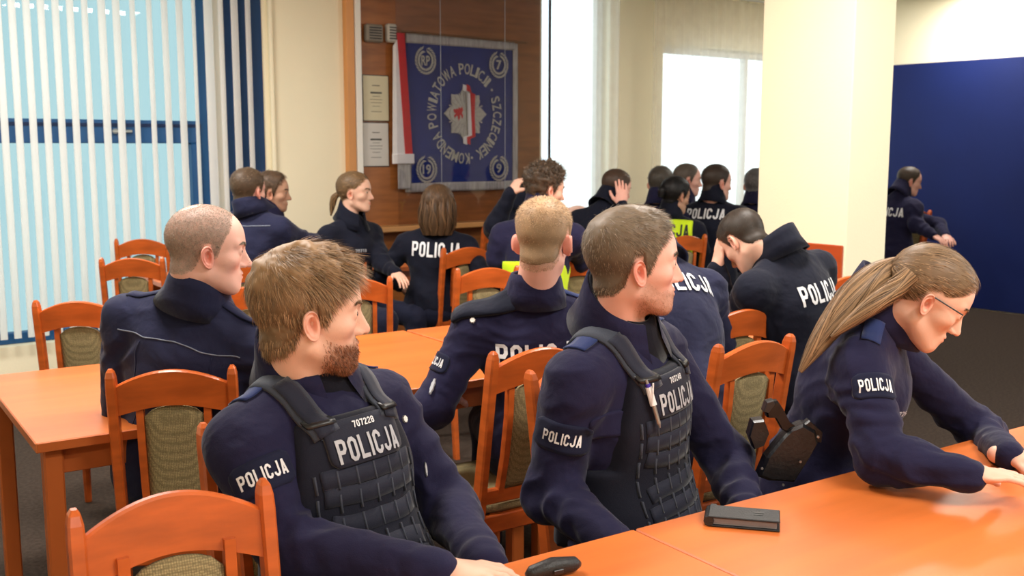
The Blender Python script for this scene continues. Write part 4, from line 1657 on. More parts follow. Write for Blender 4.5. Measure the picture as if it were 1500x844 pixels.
def surf_text(bvh, s, c, right, up, normal, w, h, off=.002, bold=.02, tilt=0.0):
    vs, fs = block_text(s, w, h) or norm_text(s, w, h, bold)
    right = unit(right); up = unit(up - np.dot(up, right) * right); normal = unit(np.cross(right, up))
    if tilt:
        ca, sa = math.cos(tilt), math.sin(tilt)
        right, up = right * ca + up * sa, up * ca - right * sa
    out = []
    hs = []
    for v in vs:
        p = c + right * v[0] + up * v[1]
        loc, nn, i, d = bvh.ray_cast(Vector(p + normal * .12), Vector(-normal), .3)
        hs.append(None if loc is None else float((np.array(loc) - p) @ normal))
    ok = [x for x in hs if x is not None]
    med = float(np.median(ok)) if ok else 0.0
    for v, hh in zip(vs, hs):
        if hh is None or abs(hh - med) > .07: hh = med
        out.append(c + right * v[0] + up * v[1] + normal * (hh + off))
    return np.array(out), fs


def text_part(root, bvh, s, c, right, up, w, h, m=None, off=.0025, bold=.02, tilt=0.0, parent=None):
    Vv, fs = surf_text(bvh, s, c, right, up, None, w, h, off, bold, tilt)
    o = mesh_obj('lettering', rel(root, Vv), fs, m or letter_m, parent or root, False)
    return o


def surf_patch(bvh, c, right, up, w, h, off, th, corner=.25, nu=12, nv=8, tilt=0.0):
    """rounded flat patch conforming to the surface"""
    right = unit(right); up = unit(up - np.dot(up, right) * right); normal = np.cross(right, up)
    if tilt:
        ca, sa = math.cos(tilt), math.sin(tilt)
        right, up = right * ca + up * sa, up * ca - right * sa
    G = []
    for j in range(nv + 1):
        v = j / nv * 2 - 1
        sq = 1 - corner * max(0, abs(v) - .6) ** 2 / .16 * (h / w) * 1.2
        for i in range(nu + 1):
            u = i / nu * 2 - 1
            G.append((u * w / 2 * sq, v * h / 2))
    hs = []
    for a, b in G:
        p = c + right * a + up * b
        loc, nn, i, d = bvh.ray_cast(Vector(p + normal * .12), Vector(-normal), .3)
        hs.append(np.nan if loc is None else float((np.array(loc) - p) @ normal))
    hs = np.array(hs)
    med = np.nanmedian(hs) if np.isfinite(hs).any() else 0
    hs[~np.isfinite(hs)] = med - .02
    hs = np.clip(hs, med - .06, med + .05).reshape(nv + 1, nu + 1)
    for _ in range(2):
        p = np.pad(hs, 1, mode='edge')
        hs = np.maximum(hs, (p[:-2, 1:-1] + p[2:, 1:-1] + p[1:-1, :-2] + p[1:-1, 2:]) / 4)
    hs = hs.ravel()
    base = np.array([c + right * a + up * b + normal * (z + off - .004) for (a, b), z in zip(G, hs)])
    top = base + normal * (th + .004)
    n = len(G); M = nu + 1
    q = []
    for j in range(nv):
        for i in range(nu):
            a = j * M + i
            q.append((a, a + M, a + M + 1, a + 1)); q.append((n + a, n + a + 1, n + a + M + 1, n + a + M))
    for j in range(nv):
        for i, fl in ((0, 0), (nu, 1)):
            a = j * M + i
            f = (a, n + a, n + a + M, a + M); q.append(f if not fl else f[::-1])
    for i in range(nu):
        for j, fl in ((0, 0), (nv, 1)):
            a = j * M + i
            f = (a, a + 1, n + a + 1, n + a); q.append(f if not fl else f[::-1])
    return np.concatenate([base, top]), np.array(q)


def person(key, label, head, yaw, pitch=0, roll=0, body=90, N=None, H=None, lean=.10, sw=.175, cloth=None, skin='fair',
           EL=None, WL=None, ER=None, WR=None, hands=True, hp=None, hair=None, near=False, res=None, hs=1.0, roll_sh=0.0,
           collar=True, collar_m=None, beard=0.0, bulk=1.0, hand_pose=None, blend_lean=0.0, sitting=.56, eyes=True, female=False,
           group=None, legs=True, inner=None, collar_h=.85, drop=.100):
    hp = dict(hp or {}); hp['female'] = 1 if female else 0
    hpos = W(*head)
    th, ph = math.radians(yaw), math.radians(pitch)
    F = np.array([math.cos(th) * math.cos(ph), math.sin(th) * math.cos(ph), math.sin(ph)])
    R_ = np.array([math.sin(th), -math.cos(th), 0.0])
    Up = np.cross(R_, F)
    rr = math.radians(roll)
    R_, Up = R_ * math.cos(rr) + Up * math.sin(rr), Up * math.cos(rr) - R_ * math.sin(rr)
    HM = np.stack([R_, F, Up], 1) * hs            # local -> world
    b = math.radians(body)
    f = np.array([math.cos(b), math.sin(b), 0]); r = np.array([math.sin(b), -math.cos(b), 0]); z = np.array([0, 0, 1.0])
    if N is None:
        N = hpos - Up * .085 * hs - z * .072 - F * .03 * hs
    else:
        N = W(*N)
    if H is None:
        H = N - f * lean; H[2] = sitting
    else:
        H = W(*H); H[2] = sitting
    c = unit(N - H)
    rt = unit(r + z * math.sin(math.radians(roll_sh)))
    rt = unit(rt - np.dot(rt, c) * c)
    fw = np.cross(c, rt)
    L = np.linalg.norm(N - H)
    SL = N - c * drop - rt * sw; SR = N - c * drop + rt * sw

    def J(v, dflt):
        if v is None: return dflt
        return W(*v) if len(v) == 3 and not isinstance(v, np.ndarray) else np.array(v)
    EL = J(EL, SL + np.array([0, 0, -.245]) + f * .12 - r * .05)
    ER = J(ER, SR + np.array([0, 0, -.245]) + f * .12 + r * .05)
    WL = J(WL, EL + f * .23 + r * .08 + z * .0)
    WR = J(WR, ER + f * .23 - r * .08 + z * .0)
    root = empty('person', (float(H[0]), float(H[1]), 0), 0, label, 'person', group)
    h = res or (.0068 if near else .0125)
    sm = 1.0 * bulk
    fem = .92 if female else 1.0
    TR = np.stack([rt, fw, c], 0)

    def torso(P):
        d = ell(P, H + c * .10 * L / .55, (.178 * sm * fem, .140 * sm, .17 * L / .52), TR)
        d = smin(d, ell(P, H + c * (L * .64), (.180 * sm * fem, .130 * sm, .20 * L / .55), TR), .06)
        d = smin(d, ell(P, H + z * .01, (.178 * sm, .14, .12), np.stack([r, f, z], 0)), .06)
        s0 = N - c * (drop - .005)
        d = smin(d, cap(P, s0 - rt * (sw - .03), s0 + rt * (sw - .03), .068, .068), .05)
        for s_ in (-1, 1):
            d = smin(d, cap(P, N - c * .008, N - c * (drop - .010) + rt * s_ * sw * .8, .058 * fem, .056), .04)
        if female: d = smin(d, ell(P, H + c * L * .66 + fw * .07, (.13, .075, .08), TR), .05)
        return d

    def arms(P):
        a = 1e3
        for S, E, Wr in ((SL, EL, WL), (SR, ER, WR)):
            k = smin(ell(P, S - c * .012, (.071 * fem, .074 * fem, .080), TR), cap(P, S, E, .068 * fem * sm, .059 * fem), .03)
            k = smin(k, cap(P, E, Wr, .061 * fem, .043 * fem), .025)
            a = np.minimum(a, k)
        return a

    def jacket(P):
        d = smin(torso(P), arms(P), .022)
        return np.maximum(d, -1 * (P[:, 2] - (H[2] - .10)) * -1 * 0 + -(P[:, 2] - (H[2] - .12)))
    pts = np.stack([N, H, SL, SR, EL, ER, WL, WR])
    lo = pts.min(0) - .20; hi = pts.max(0) + .16
    lo[2] = max(lo[2], H[2] - .16)
    JV, JQ = surface_nets(jacket, lo, hi, h)
    JV = relax(JV, JQ, 2, .5)
    # sleeves end before the wrists
    JN = vnormals(JV, JQ)
    # folds
    q = JV - N
    lc = np.stack([q @ rt, q @ fw, q @ c], 1)
    w1 = np.stack([noise3(JV * 7, 21), noise3(JV * 7, 22), noise3(JV * 7, 23)], 1) * .35
    rid = 1 - np.abs(noise3((JV * np.array([9, 9, 15.]) + w1 * 3), 31)) * 2
    rid2 = 1 - np.abs(noise3((JV * np.array([17, 17, 26.]) + w1 * 5), 33)) * 2
    amp = .013 if near else .010
    # stronger near elbows and armpits
    ke = np.zeros(len(JV))
    for p_, rad in ((EL, .12), (ER, .12), (SL - c * .09, .10), (SR - c * .09, .10), (H + c * .1, .16)):
        ke = np.maximum(ke, np.exp(-((np.linalg.norm(JV - p_, axis=1) / rad) ** 2)))
    # rings across the sleeves
    ring = np.zeros(len(JV))
    for S, E, Wr in ((SL, EL, WL), (SR, ER, WR)):
        for a_, b_ in ((S, E), (E, Wr)):
            ab = b_ - a_
            t = np.clip((JV - a_) @ ab / (ab @ ab), 0, 1)
            dist = np.linalg.norm(JV - a_ - t[:, None] * ab, axis=1)
            near_ = np.clip(1.6 - dist / .06, 0, 1)
            ph_ = t * np.linalg.norm(ab) * 95 + 4 * noise3(JV * 6, 41) + 2.2 * noise3(JV * 13, 42)
            ring = np.maximum(ring, near_ * (np.sin(ph_) * .5 + .5) * np.clip(noise3(JV * 9, 47) + .6, 0, 1))
    disp = amp * (rid * .6 + rid2 * .22) * (.45 + ke) + .012 * ring * (.35 + ke * .9) - .006
    JV = JV + JN * disp[:, None]
    cm = cloth or navy
    jk = part(root, 'jacket', JV, JQ, cm)
    bvh = bvh_of(JV, JQ)
    # ---- body: head, neck, core, forearms and hands as one mesh
    rows, cols = (150, 168) if near else (84, 92)
    nend = np.linalg.inv(HM) @ (N - c * .04 - hpos)
    HV, HQ = build_head(hp, nend, rows, cols)
    ev = [ear_mesh(sd, hp.get('ear', 1.0) * (.92 if female else 1)) for sd in (-1, 1)]
    mask = np.zeros((len(HV), 4), np.float32); mask[:, 3] = 1
    lipd = np.minimum(((HV[:, 0] / .020) ** 2 + ((HV[:, 1] - .090) / .012) ** 2 + ((HV[:, 2] + .0635) / .0085) ** 2), 4)
    mask[:, 0] = np.clip(1.35 - lipd, 0, 1) * (.75 if female else .55)
    ck = np.exp(-(((np.abs(HV[:, 0]) - .042) / .018) ** 2 + ((HV[:, 1] - .065) / .025) ** 2 + ((HV[:, 2] + .03) / .02) ** 2))
    mask[:, 0] = np.maximum(mask[:, 0], ck * hp.get('flush', .22))
    mask[:, 0] = np.maximum(mask[:, 0], .3 * np.exp(-((HV[:, 0] / .014) ** 2 + ((HV[:, 1] - .108) / .014) ** 2 + ((HV[:, 2] + .036) / .014) ** 2)))
    bz = np.interp(HV[:, 1], [-.03, .02, .05, .08, .10], [.0, -.030, -.050, -.052, -.050])
    bm_ = np.clip((bz - HV[:, 2]) / .014, 0, 1) * np.clip((HV[:, 1] + .012) / .02, 0, 1) * np.clip((HV[:, 2] + .135) / .02, 0, 1)
    bm_ *= 1 - np.clip(1.4 - lipd, 0, 1)
    cw = hp.get('chin_only', 0)
    if cw: bm_ *= np.clip((HV[:, 1] - .006) / .055, 0, 1)
    mou = np.exp(-((HV[:, 0] / .026) ** 4 + ((HV[:, 2] + .0515) / .0048) ** 2)) * (HV[:, 1] > .07)
    bm_ = np.maximum(bm_, mou * .9)
    mask[:, 1] = bm_ * beard * (.8 + .2 * noise3(HV * 200, 3))
    hl = hairline(HV, hp)
    if hp.get('bald'):
        hl = hl - .3 * np.exp(-(((HV - np.array(hp['bald'])) ** 2).sum(1)) / .034 ** 2)
    mask[:, 2] = np.clip((hl + .004) / hp.get('tfade', .012), 0, 1) * hp.get('scalp', .8) * (HV[:, 2] > -.11) * (1 if hair is not None else 0) * (.85 + .15 * noise3(HV * 160, 6))
    parts_v = [HV]; parts_q = [HQ]; masks = [mask]
    base = len(HV)
    for e_v, e_q in ev:
        parts_v.append(e_v); parts_q.append(e_q + base); base += len(e_v)
        m_ = np.zeros((len(e_v), 4), np.float32); m_[:, 3] = 1; m_[:, 0] = hp.get('ear_red', .30)
        masks.append(m_)
    BV = hpos + np.concatenate(parts_v) @ HM.T
    BQ = np.concatenate(parts_q)

    def core(P):
        d = cap(P, H, N - c * .03, .07, .05)
        d = smin(d, cap(P, SL, SR, .035), .03)
        for S, E, Wr in ((SL, EL, WL), (SR, ER, WR)):
            d = smin(d, cap(P, S, E, .034, .03), .02)
            d = smin(d, cap(P, E, Wr, .032, .026), .02)
        for s_ in (-1, 1):
            d = smin(d, cap(P, H + r * s_ * .09, H + r * s_ * .11 + f * .40 - z * .02, .06, .045), .03)
        return d
    pc = np.concatenate([pts, np.stack([H + r * .11 + f * .4, H - r * .11 + f * .4])])
    CVv, CQ = surface_nets(core, pc.min(0) - .11, pc.max(0) + .11, .016)
    mks = [np.concatenate(masks)]
    vs_all = [BV, CVv]; q_all = [BQ, CQ + len(BV)]
    base = len(BV) + len(CVv)
    mks.append(np.tile(np.array([[0, 0, 0, 1]], np.float32), (len(CVv), 1)))
    if hands:
        poses = hand_pose or {}
        for sd, E, Wr in ((-1, EL, WL), (1, ER, WR)):
            pose = poses.get('L' if sd < 0 else 'R', {})
            if pose == 'none': continue
            d_ = unit(pose.get('d', unit(Wr - E) + np.array([0, 0, -.08])))
            n_ = unit(pose.get('n', (0, 0, -1)))
            cu = pose.get('curl', .35)
            thumb = np.cross(d_, n_)
            # palm down: thumb towards the body's middle
            side = 1 if np.dot(thumb, -rt * sd) > 0 else -1
            side = pose.get('side', side)
            hsc = (.90 if female else 1.0)
            st = Wr
            hh = .003 if near else .0042
            fn = lambda P: hand_sdf(P, st, d_, n_, cu, side, hsc)
            lo_ = st - .12; hi_ = st + .12
            ce = st + d_ * .09
            lo_ = np.minimum(st, ce) - .11; hi_ = np.maximum(st, ce) + .11
            hv, hq = surface_nets(fn, lo_, hi_, hh)
            vs_all.append(hv); q_all.append(hq + base); base += len(hv)
            mm = np.tile(np.array([[.12, 0, 0, 1]], np.float32), (len(hv), 1))
            mks.append(mm)
    bod = part(root, 'body', np.concatenate(vs_all), np.concatenate(q_all),
               skin_mat('skin_' + skin + '_' + key, SKINS[skin], hp.get('beard_col', (.22, .095, .045)), tuple(x_ * .55 for x_ in (hair or (.1, .1, .1)))),
               attrs={'mask': ('COLOR', np.concatenate(mks))})
    # ---- eyes
    if eyes:
        for sd in (-1, 1):
            vs, qs = [], []
            n1, n2 = 8, 12
            mi = []
            for j in range(n1 + 1):
                a = j / n1 * math.pi
                for i in range(n2):
                    w = 2 * math.pi * i / n2
                    rr_ = .0118
                    vs.append((sd * .0305 + rr_ * math.sin(a) * math.cos(w), .0735 + rr_ * math.cos(a) * 1.02, .001 + rr_ * math.sin(a) * math.sin(w)))
            for j in range(n1):
                for i in range(n2):
                    qs.append((j * n2 + i, j * n2 + (i + 1) % n2, (j + 1) * n2 + (i + 1) % n2, (j + 1) * n2 + i))
                    mi.append(1 if j < 2 else 0)
            e = part(root, 'eye', hpos + np.array(vs) @ HM.T, np.array(qs), [eye_white, iris_m])
            e.data.polygons.foreach_set('material_index', np.array(mi, np.int32))
        # eyebrows
        bvs = []
        col_ = hair or (.1, .05, .02)
        for sd in (-1, 1):
            n_ = 90 if near else 40
            t = rng.uniform(0, 1, n_)
            x = .012 + .034 * t
            zz = .019 + .008 * np.sin(t * 2.3) - .002 + rng.normal(0, .0016, n_)
            yy = .0965 - .30 * (x - .012) - 8 * np.clip(x - .02, 0, 1) ** 2
            rt_ = np.stack([sd * x, yy, zz], 1)
            # put on the surface
            for _ in range(3):
                dd = head_sdf(rt_, hp, nend)
                rt_[:, 1] -= dd * .9
            dr = np.stack([sd * np.ones(n_), -.5 * np.ones(n_), .25 - .6 * t], 1)
            nm = np.tile(np.array([[sd * .2, .95, .1]]), (n_, 1))
            v2, q2, s2 = strands(rt_ + nm * .0012, dr, nm, .011, .0022 if near else .0035, 2, .1, .18)
            bvs.append((v2, q2, s2))
        vA = np.concatenate([bvs[0][0], bvs[1][0]]); qA = np.concatenate([bvs[0][1], bvs[1][1] + len(bvs[0][0])])
        part(root, 'eyebrows', hpos + vA @ HM.T, qA, hair_mat('brow_' + key, tuple(x * .8 for x in col_)),
             attrs={'shade': ('F', np.concatenate([bvs[0][2], bvs[1][2]]))}).__setitem__('kind', 'stuff')
    # ---- hair
    if hair is not None:
        HVs = HV
        v2, q2, s2 = build_hair(HV, HQ, hp, near)
        ex = hp.get('tails')
        if ex:
            for (gd, n_, wd_, bd_) in ex:
                v3, q3, s3 = tail(gd, n_ if near else n_ // 3, .1, wd_ * (1 if near else 2), body=bd_)
                q2 = np.concatenate([q2, q3 + len(v2)]); v2 = np.concatenate([v2, v3]); s2 = np.concatenate([s2, s3])
        for (gd, n_, wd_, bd_) in hp.get('wtails', []):
            gl = [([np.linalg.inv(HM) @ (W(*p_) - hpos) for p_ in pp_], rr2) for pp_, rr2 in gd]
            v3, q3, s3 = tail(gl, n_, .1, wd_, body=bd_)
            q2 = np.concatenate([q2, q3 + len(v2)]); v2 = np.concatenate([v2, v3]); s2 = np.concatenate([s2, s3])
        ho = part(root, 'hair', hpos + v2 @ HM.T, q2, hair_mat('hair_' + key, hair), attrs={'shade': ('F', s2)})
        ho['kind'] = 'stuff'
        if beard > .5 and hp.get('beard_n', 0):
            wq = np.clip(bm_[HQ].min(1) - .12, 0, 1)
            NN = vnormals(HV, HQ)
            P_, M_ = sample_faces(HV, HQ, NN, hp['beard_n'], wq + 1e-9)
            dr = M_ * .35 + np.array([0, .25, -1.0]); dr -= 0
            dr /= np.linalg.norm(dr, axis=1)[:, None]
            bl_ = hp.get('beard_len', .008)
            v3, q3, s3 = strands(P_ - M_ * .001, dr, M_, bl_, .0011, 3, .15, .30, curl=.0006)
            bo = part(root, 'beard', hpos + v3 @ HM.T, q3, hair_mat('beardhair_' + key, hp.get('beard_col', (.22, .095, .045))), attrs={'shade': ('F', s3)})
            bo['kind'] = 'stuff'
    # ---- collar ring
    if collar:
        ax = unit((hpos - Up * .10 * hs - F * .02) - (N - c * .01))
        ax = unit(ax * .45 + c * .55) if pitch > -30 else c
        ra = unit(rt - np.dot(rt, ax) * ax); fa = np.cross(ax, ra)
        for nm, r0, r1, hgt, gap, mm in ((('collar', .084, .076, .062 * collar_h, .34, collar_m or cm),) + ((('inner_collar', .076, .0685, .066 * collar_h, .0, inner),) if inner else ())):
            r0 *= fem; r1 *= fem
            ns = 40
            rows_ = []
            for i in range(ns + 1):
                a = gap + (2 * math.pi - 2 * gap) * i / ns          # from the front round the back
                hh = hgt * (.62 + .38 * (1 - math.cos(a)) / 2)
                base_ = N + ax * (.030 - .034 * math.cos(a)) + fa * .004
                prof = []
                for (k, o_) in ((-9, .026), (-.2, .005), (.45, .003), (1, 0), (1, -.006), (.4, -.004), (-.2, -.004), (-9, .016)):
                    rad = r0 + (r1 - r0) * max(k, -.3) + o_
                    prof.append(base_ + ax * ((hh + .02) * k if k > -5 else -.055) + (ra * math.sin(a) + fa * math.cos(a) * (1.06 if math.cos(a) < 0 else 1.20)) * rad)
                rows_.append(prof)
            Rw = np.array(rows_)
            M = 8
            qv = []
            for i in range(ns):
                for k in range(M):
                    qv.append((i * M + k, (i + 1) * M + k, (i + 1) * M + (k + 1) % M, i * M + (k + 1) % M))
            part(root, nm, Rw.reshape(-1, 3), np.array(qv), mm)
    # ---- trousers and shoes
    if legs:
        kn = [H + r * s_ * .13 + f * .44 - z * .02 for s_ in (-1, 1)]
        an = [k * 1.0 + np.array([0, 0, 0]) - f * .04 for k in kn]
        for a_ in an: a_[2] = .10

        def legs_(P):
            d = ell(P, H, (.17, .15, .12), np.stack([r, f, z], 0))
            for s_, k_, a_ in ((-1, kn[0], an[0]), (1, kn[1], an[1])):
                d = smin(d, cap(P, H + r * s_ * .09 - z * .01, k_, .088, .066), .03)
                d = smin(d, cap(P, k_, a_, .066, .05), .03)
            return d
        pl_ = np.stack([H] + kn + an)
        TVv, TQ = surface_nets(legs_, pl_.min(0) - .19, pl_.max(0) + .17, .016)
        TN = vnormals(TVv, TQ)
        TVv = TVv + TN * (.004 * noise3(TVv * 18, 4))[:, None]
        part(root, 'trousers', TVv, TQ, trouser_m)
        for a_ in an:
            fn = lambda P: np.maximum(smin(ell(P, np.array([*(a_ + f * .09)[:2], .045]), (.048, .14, .04), np.stack([r, f, z], 0)), ell(P, np.array([*a_[:2], .07]), (.045, .055, .07)), .03), -P[:, 2] + .004)
            a3 = np.array([*a_[:2], 0.0])
            SV, SQ = surface_nets(fn, a3 + [-.28, -.28, -.01], a3 + [.28, .28, .17], .012)
            part(root, 'shoe', SV, SQ, shoe_m)
    info = dict(root=root, bvh=bvh, N=N, H=H, c=c, r=rt, f=fw, L=L, SL=SL, SR=SR, EL=EL, ER=ER, WL=WL, WR=WR, hpos=hpos, HM=HM, torso=torso, arms=arms,
                z=z, jacket=jk, yaw=body)
    PEOPLE[key] = info
    return info


# ---------------------------------------------------------------- uniform details
def epaulette(I, side, m=None, w=.048, stars=True, start=.30, end=.98, plate=True):
    S = I['SR'] if side > 0 else I['SL']
    top0 = I['N'] + I['c'] * .02
    pts = [top0 * (1 - t) + (S + I['c'] * .075) * t for t in np.linspace(start, end, 5)]
    V_, Q_ = surf_strip(I['bvh'], pts, None, w, .0015, .004, 12, 3)
    o = part(I['root'], 'epaulette', V_, Q_, m or epau_m, smooth=False)
    return o


def back_text(I, s='POLICJA', w=.27, h=.075, down=.17, m=None, x=0.0, tilt=0.0, out=True):
    c = I['N'] - I['c'] * down + I['r'] * x
    return text_part(I['root'], I['bvh'], s, c - I['f'] * .10, I['r'], I['c'], w, h, m, off=.0055, tilt=tilt, bold=.03)


def sleeve_patch(I, side, t=.35, out=(0, -1, 0), w=.11, h=.055, tw=.085, th=.028, s='POLICJA', tilt=0.0, bold=.03, flap=True):
    S, E = (I['SR'], I['ER']) if side > 0 else (I['SL'], I['EL'])
    p = S + (E - S) * t
    up = unit(S - E)
    n = np.array(out, float); n = unit(n - np.dot(n, up) * up)
    right = np.cross(up, n)
    if flap:
        V_, Q_ = surf_patch(I['bvh'], p, right, up, w, h, .001, .003, .35, tilt=tilt)
        o = part(I['root'], 'sleeve_patch', V_, Q_, patch_m, smooth=False)
    t_ = text_part(I['root'], I['bvh'], s, p, right, up, tw, th, letter_m, off=.0065, bold=bold, tilt=tilt)
    return right, up, n, p


def piping(I, pts, w=.004, m=None, off=.001):
    V_, Q_ = surf_strip(I['bvh'], pts, None, w, off, .0015, 36, 1)
    return part(I['root'], 'piping', V_, Q_, m or piping_m)


def vest(I, digits, pattern_rows=6, top=.095, bottom=.50):
    """plate carrier: body, shoulder straps, webbing rows, name panel"""
    N, H, c, r, f, root = I['N'], I['H'], I['c'], I['r'], I['f'], I['root']
    torso = I['torso']
    L = I['L']

    def vs(P):
        q = P - N
        x, y, z = q @ r, q @ f, q @ c
        t = torso(P) - .017
        wtop = .112 + np.clip((-z - top) / .12, 0, 1) * .035
        front = np.maximum(np.maximum(np.abs(x) - wtop, z + top), -z - bottom)
        back = np.maximum(front, y)
        front = np.maximum(front, -y)
        side = np.maximum(z + .30, -z - bottom + .06)
        reg = np.minimum(np.minimum(front, back + 0), side)
        return smax(t, reg, .012)
    lo = np.stack([N, H]).min(0) - .26; hi = np.stack([N, H]).max(0) + .26
    VV, VQ = surface_nets(vs, lo, hi, .0065)
    VV = relax(VV, VQ, 2, .5)
    VV = VV + vnormals(VV, VQ) * (.0022 * noise3(VV * 14, 9))[:, None]
    vo = part(root, 'vest', VV, VQ, vest_m)
    vb = bvh_of(VV, VQ)
    both_v = np.concatenate([VV, rel_j(I)[0]]); both_q = np.concatenate([VQ, rel_j(I)[1] + len(VV)])
    bb = bvh_of(both_v, both_q)
    # webbing rows
    for k in range(pattern_rows):
        z = -.212 - k * .044
        pts = [N + c * z + r * x + f * .20 for x in np.linspace(-.145, .145, 9)]
        V_, Q_ = surf_strip(vb, pts, None, .036, .0008, .0018, 24, 2)
        w_ = part(root, 'webbing_strap', V_, Q_, web_m, smooth=False, parent=vo)
        for x in np.linspace(-.12, .12, 7):
            p = N + c * z + r * x + f * .2
            V_, Q_ = surf_patch(vb, N + c * z + r * x + f * .12, -r, c, .0032, .035, .0030, .0012, 0, 1, 2)
            part(root, 'stitch_bar', V_, Q_, stitch_m, smooth=False, parent=vo)
    # name panel
    pc = N - c * .148 + f * .10
    V_, Q_ = surf_patch(vb, pc, r * -1, c, .175, .088, .002, .006, .25)
    # right for a reader in front of the wearer is the wearer's left
    part(root, 'name_panel', V_, Q_, web_m, smooth=False, parent=vo)
    pb = bvh_of(np.concatenate([VV, V_]), np.concatenate([VQ, Q_ + len(VV)]))
    text_part(root, pb, 'POLICJA', pc - c * .014, -r, c, .150, .046, letter_grey, off=.003, bold=.02, parent=vo)
    text_part(root, pb, digits, pc + c * .030, -r, c, .052, .013, letter_m, off=.003, bold=.03, parent=vo)
    V_, Q_ = surf_strip(pb, [pc + c * .016 - r * x + f * .03 for x in np.linspace(-.085, .085, 6)], None, .002, .004, .001, 10, 1)
    part(root, 'panel_seam', V_, Q_, strap_m, parent=vo)
    # shoulder straps, from the front plate over the shoulder to the back plate
    for s in (-1, 1):
        pts = []
        for (x, y, z) in ((.090, .17, -.118), (.092, .155, -.09), (.094, .12, -.05), (.098, .05, -.01), (.100, -.03, .01), (.098, -.10, -.02), (.094, -.16, -.09), (.09, -.18, -.16)):
            pts.append(N + r * s * x + f * y + c * z)
        V_, Q_ = surf_strip(bb, pts, None, .056, .002, .006, 30, 3)
        part(root, 'shoulder_strap', V_, Q_, strap_m, smooth=False, parent=vo)
        V_, Q_ = surf_strip(bb, pts[0:4], None, .038, .009, .003, 12, 3)
        part(root, 'strap_webbing', V_, Q_, web_m, smooth=False, parent=vo)
        p = pts[1]
        loc, nn, i_, d_ = bb.find_nearest(Vector(p))
        pp = np.array(loc) + np.array(nn) * .016
        V_, Q_ = surf_patch(bb, pp, -r, c, .056, .016, .012, .005, .2, 4, 2)
        part(root, 'strap_buckle', V_, Q_, black_m, smooth=False, parent=vo)
    return vo, vb


def rel_j(I):
    if 'jgeo' not in I:
        me = I['jacket'].data
        co = np.empty(len(me.vertices) * 3); me.vertices.foreach_get('co', co)
        co = co.reshape(-1, 3) + np.array(I['root'].location)
        qs = np.empty(len(me.polygons) * 4, np.int32); me.polygons.foreach_get('vertices', qs)
        I['jgeo'] = (co, qs.reshape(-1, 4))
    return I['jgeo']


def pin(I, p_hint, w=.02, h=.03, name='insignia', m=None):
    loc, nn, i, d = I['bvh'].find_nearest(Vector(p_hint))
    n = unit(np.array(nn)); up = unit(np.array([0, 0, 1.0]) - n[2] * n); rg = np.cross(up, n)
    c0 = np.array(loc)
    ol = [(math.cos(a) * w / 2 * (1 if k % 2 else .8), math.sin(a) * h / 2 * (1 if k % 2 else .8)) for k, a in enumerate(np.linspace(0, 2 * np.pi, 16, endpoint=False))]
    vs = [c0 + rg * a + up * b + n * .001 for a, b in ol] + [c0 + rg * a * .85 + up * b * .85 + n * .006 for a, b in ol]
    k = len(ol)
    fs = [tuple(range(k, 2 * k))] + [(i, (i + 1) % k, k + (i + 1) % k, k + i) for i in range(k)]
    o = mesh_obj(name, rel(I['root'], vs), fs, m or silver_pin, I['root'], False)
    return o
# ================================================================== the people
# --- near left, seated in a vest, reddish beard, profile right
I1 = person('bearded', 'man in navy uniform and dark vest, tousled hair and reddish beard',
            (455, 458, 2.0), 18, -2, 0, body=-41, N=(446, 545, 2.06), H=(530, 850, 1.97), near=True, hs=1.02,
            ER=(420, 800, 1.84), WR=(640, 838, 1.72), EL=(655, 742, 2.14), WL=(712, 830, 1.86), sw=.172, collar_h=.45,
            hair=(.27, .165, .085), beard=.85, inner=black_shirt,
            hp=dict(top=.026, side=.013, front=.034, clump=.30, n=15000, len=1.9, lift=.16, w=.0014, jit=.16, sweep=(.15, .5, .12), chin_only=1,
                    beard_n=7000, beard_len=.010, beard_col=(.20, .070, .028), toplight=.3, whorl=(-.01, -.05, .115), fade=.008,
                    zl=[(0, .088), (22, .088), (34, .074), (44, .060), (56, .048), (66, .030), (72, -.004), (79, -.016), (84, -.010), (90, .020), (104, .016), (112, -.020), (122, -.052), (140, -.074), (180, -.088)]),
            hand_pose={'L': dict(d=(.30, -.95, -.1), n=(-.3, 0, -1), curl=.35), 'R': dict(d=(.95, .15, -.05), n=(0, 0, -1), curl=.3)})
vest(I1, '707228')
sleeve_patch(I1, 1, .40, (.5, -1, .1), .115, .062, .092, .027, tilt=.02)
epaulette(I1, 1, w=.062, start=.55); epaulette(I1, -1, w=.052, start=.52)
pin(I1, W(574, 620, 2.14), .012, .018)
pin(I1, W(622, 688, 2.1), .005, .035, 'sleeve_badge', letter_grey)

# --- near centre, seated in a vest with a pen
I2 = person('centre', 'man in navy uniform and dark vest with a pen, short brown hair',
            (929, 386, 2.3), 8, 0, 0, body=-36, N=(902, 474, 2.36), H=(925, 780, 2.36), near=True, hs=1.0,
            ER=(806, 720, 2.22), WR=(905, 800, 2.02), EL=(1068, 680, 2.50), WL=(1092, 752, 2.28), sw=.186,
            hair=(.19, .14, .095), beard=.62, collar_h=.6, inner=black_shirt, skin='pink',
            hp=dict(top=.018, side=.008, front=.020, clump=.16, n=16000, len=1.5, lift=.30, w=.0012, jit=.18, sweep=(.1, .45, .05),
                    beard_n=2600, beard_len=.004, beard_col=(.27, .12, .06), toplight=.2, flush=.35, ear_red=.45, fade=.010),
            hand_pose={'L': dict(d=(.1, -1, -.1), n=(0, 0, -1), curl=.4)})
vo2, vb2 = vest(I2, '707248')
sleeve_patch(I2, 1, .42, (-.10, -1, .1), .125, .066, .085, .026, tilt=.02)
epaulette(I2, 1, w=.055, start=.50); epaulette(I2, -1, w=.055, start=.50)
pin(I2, W(1024, 528, 2.36), .020, .036)
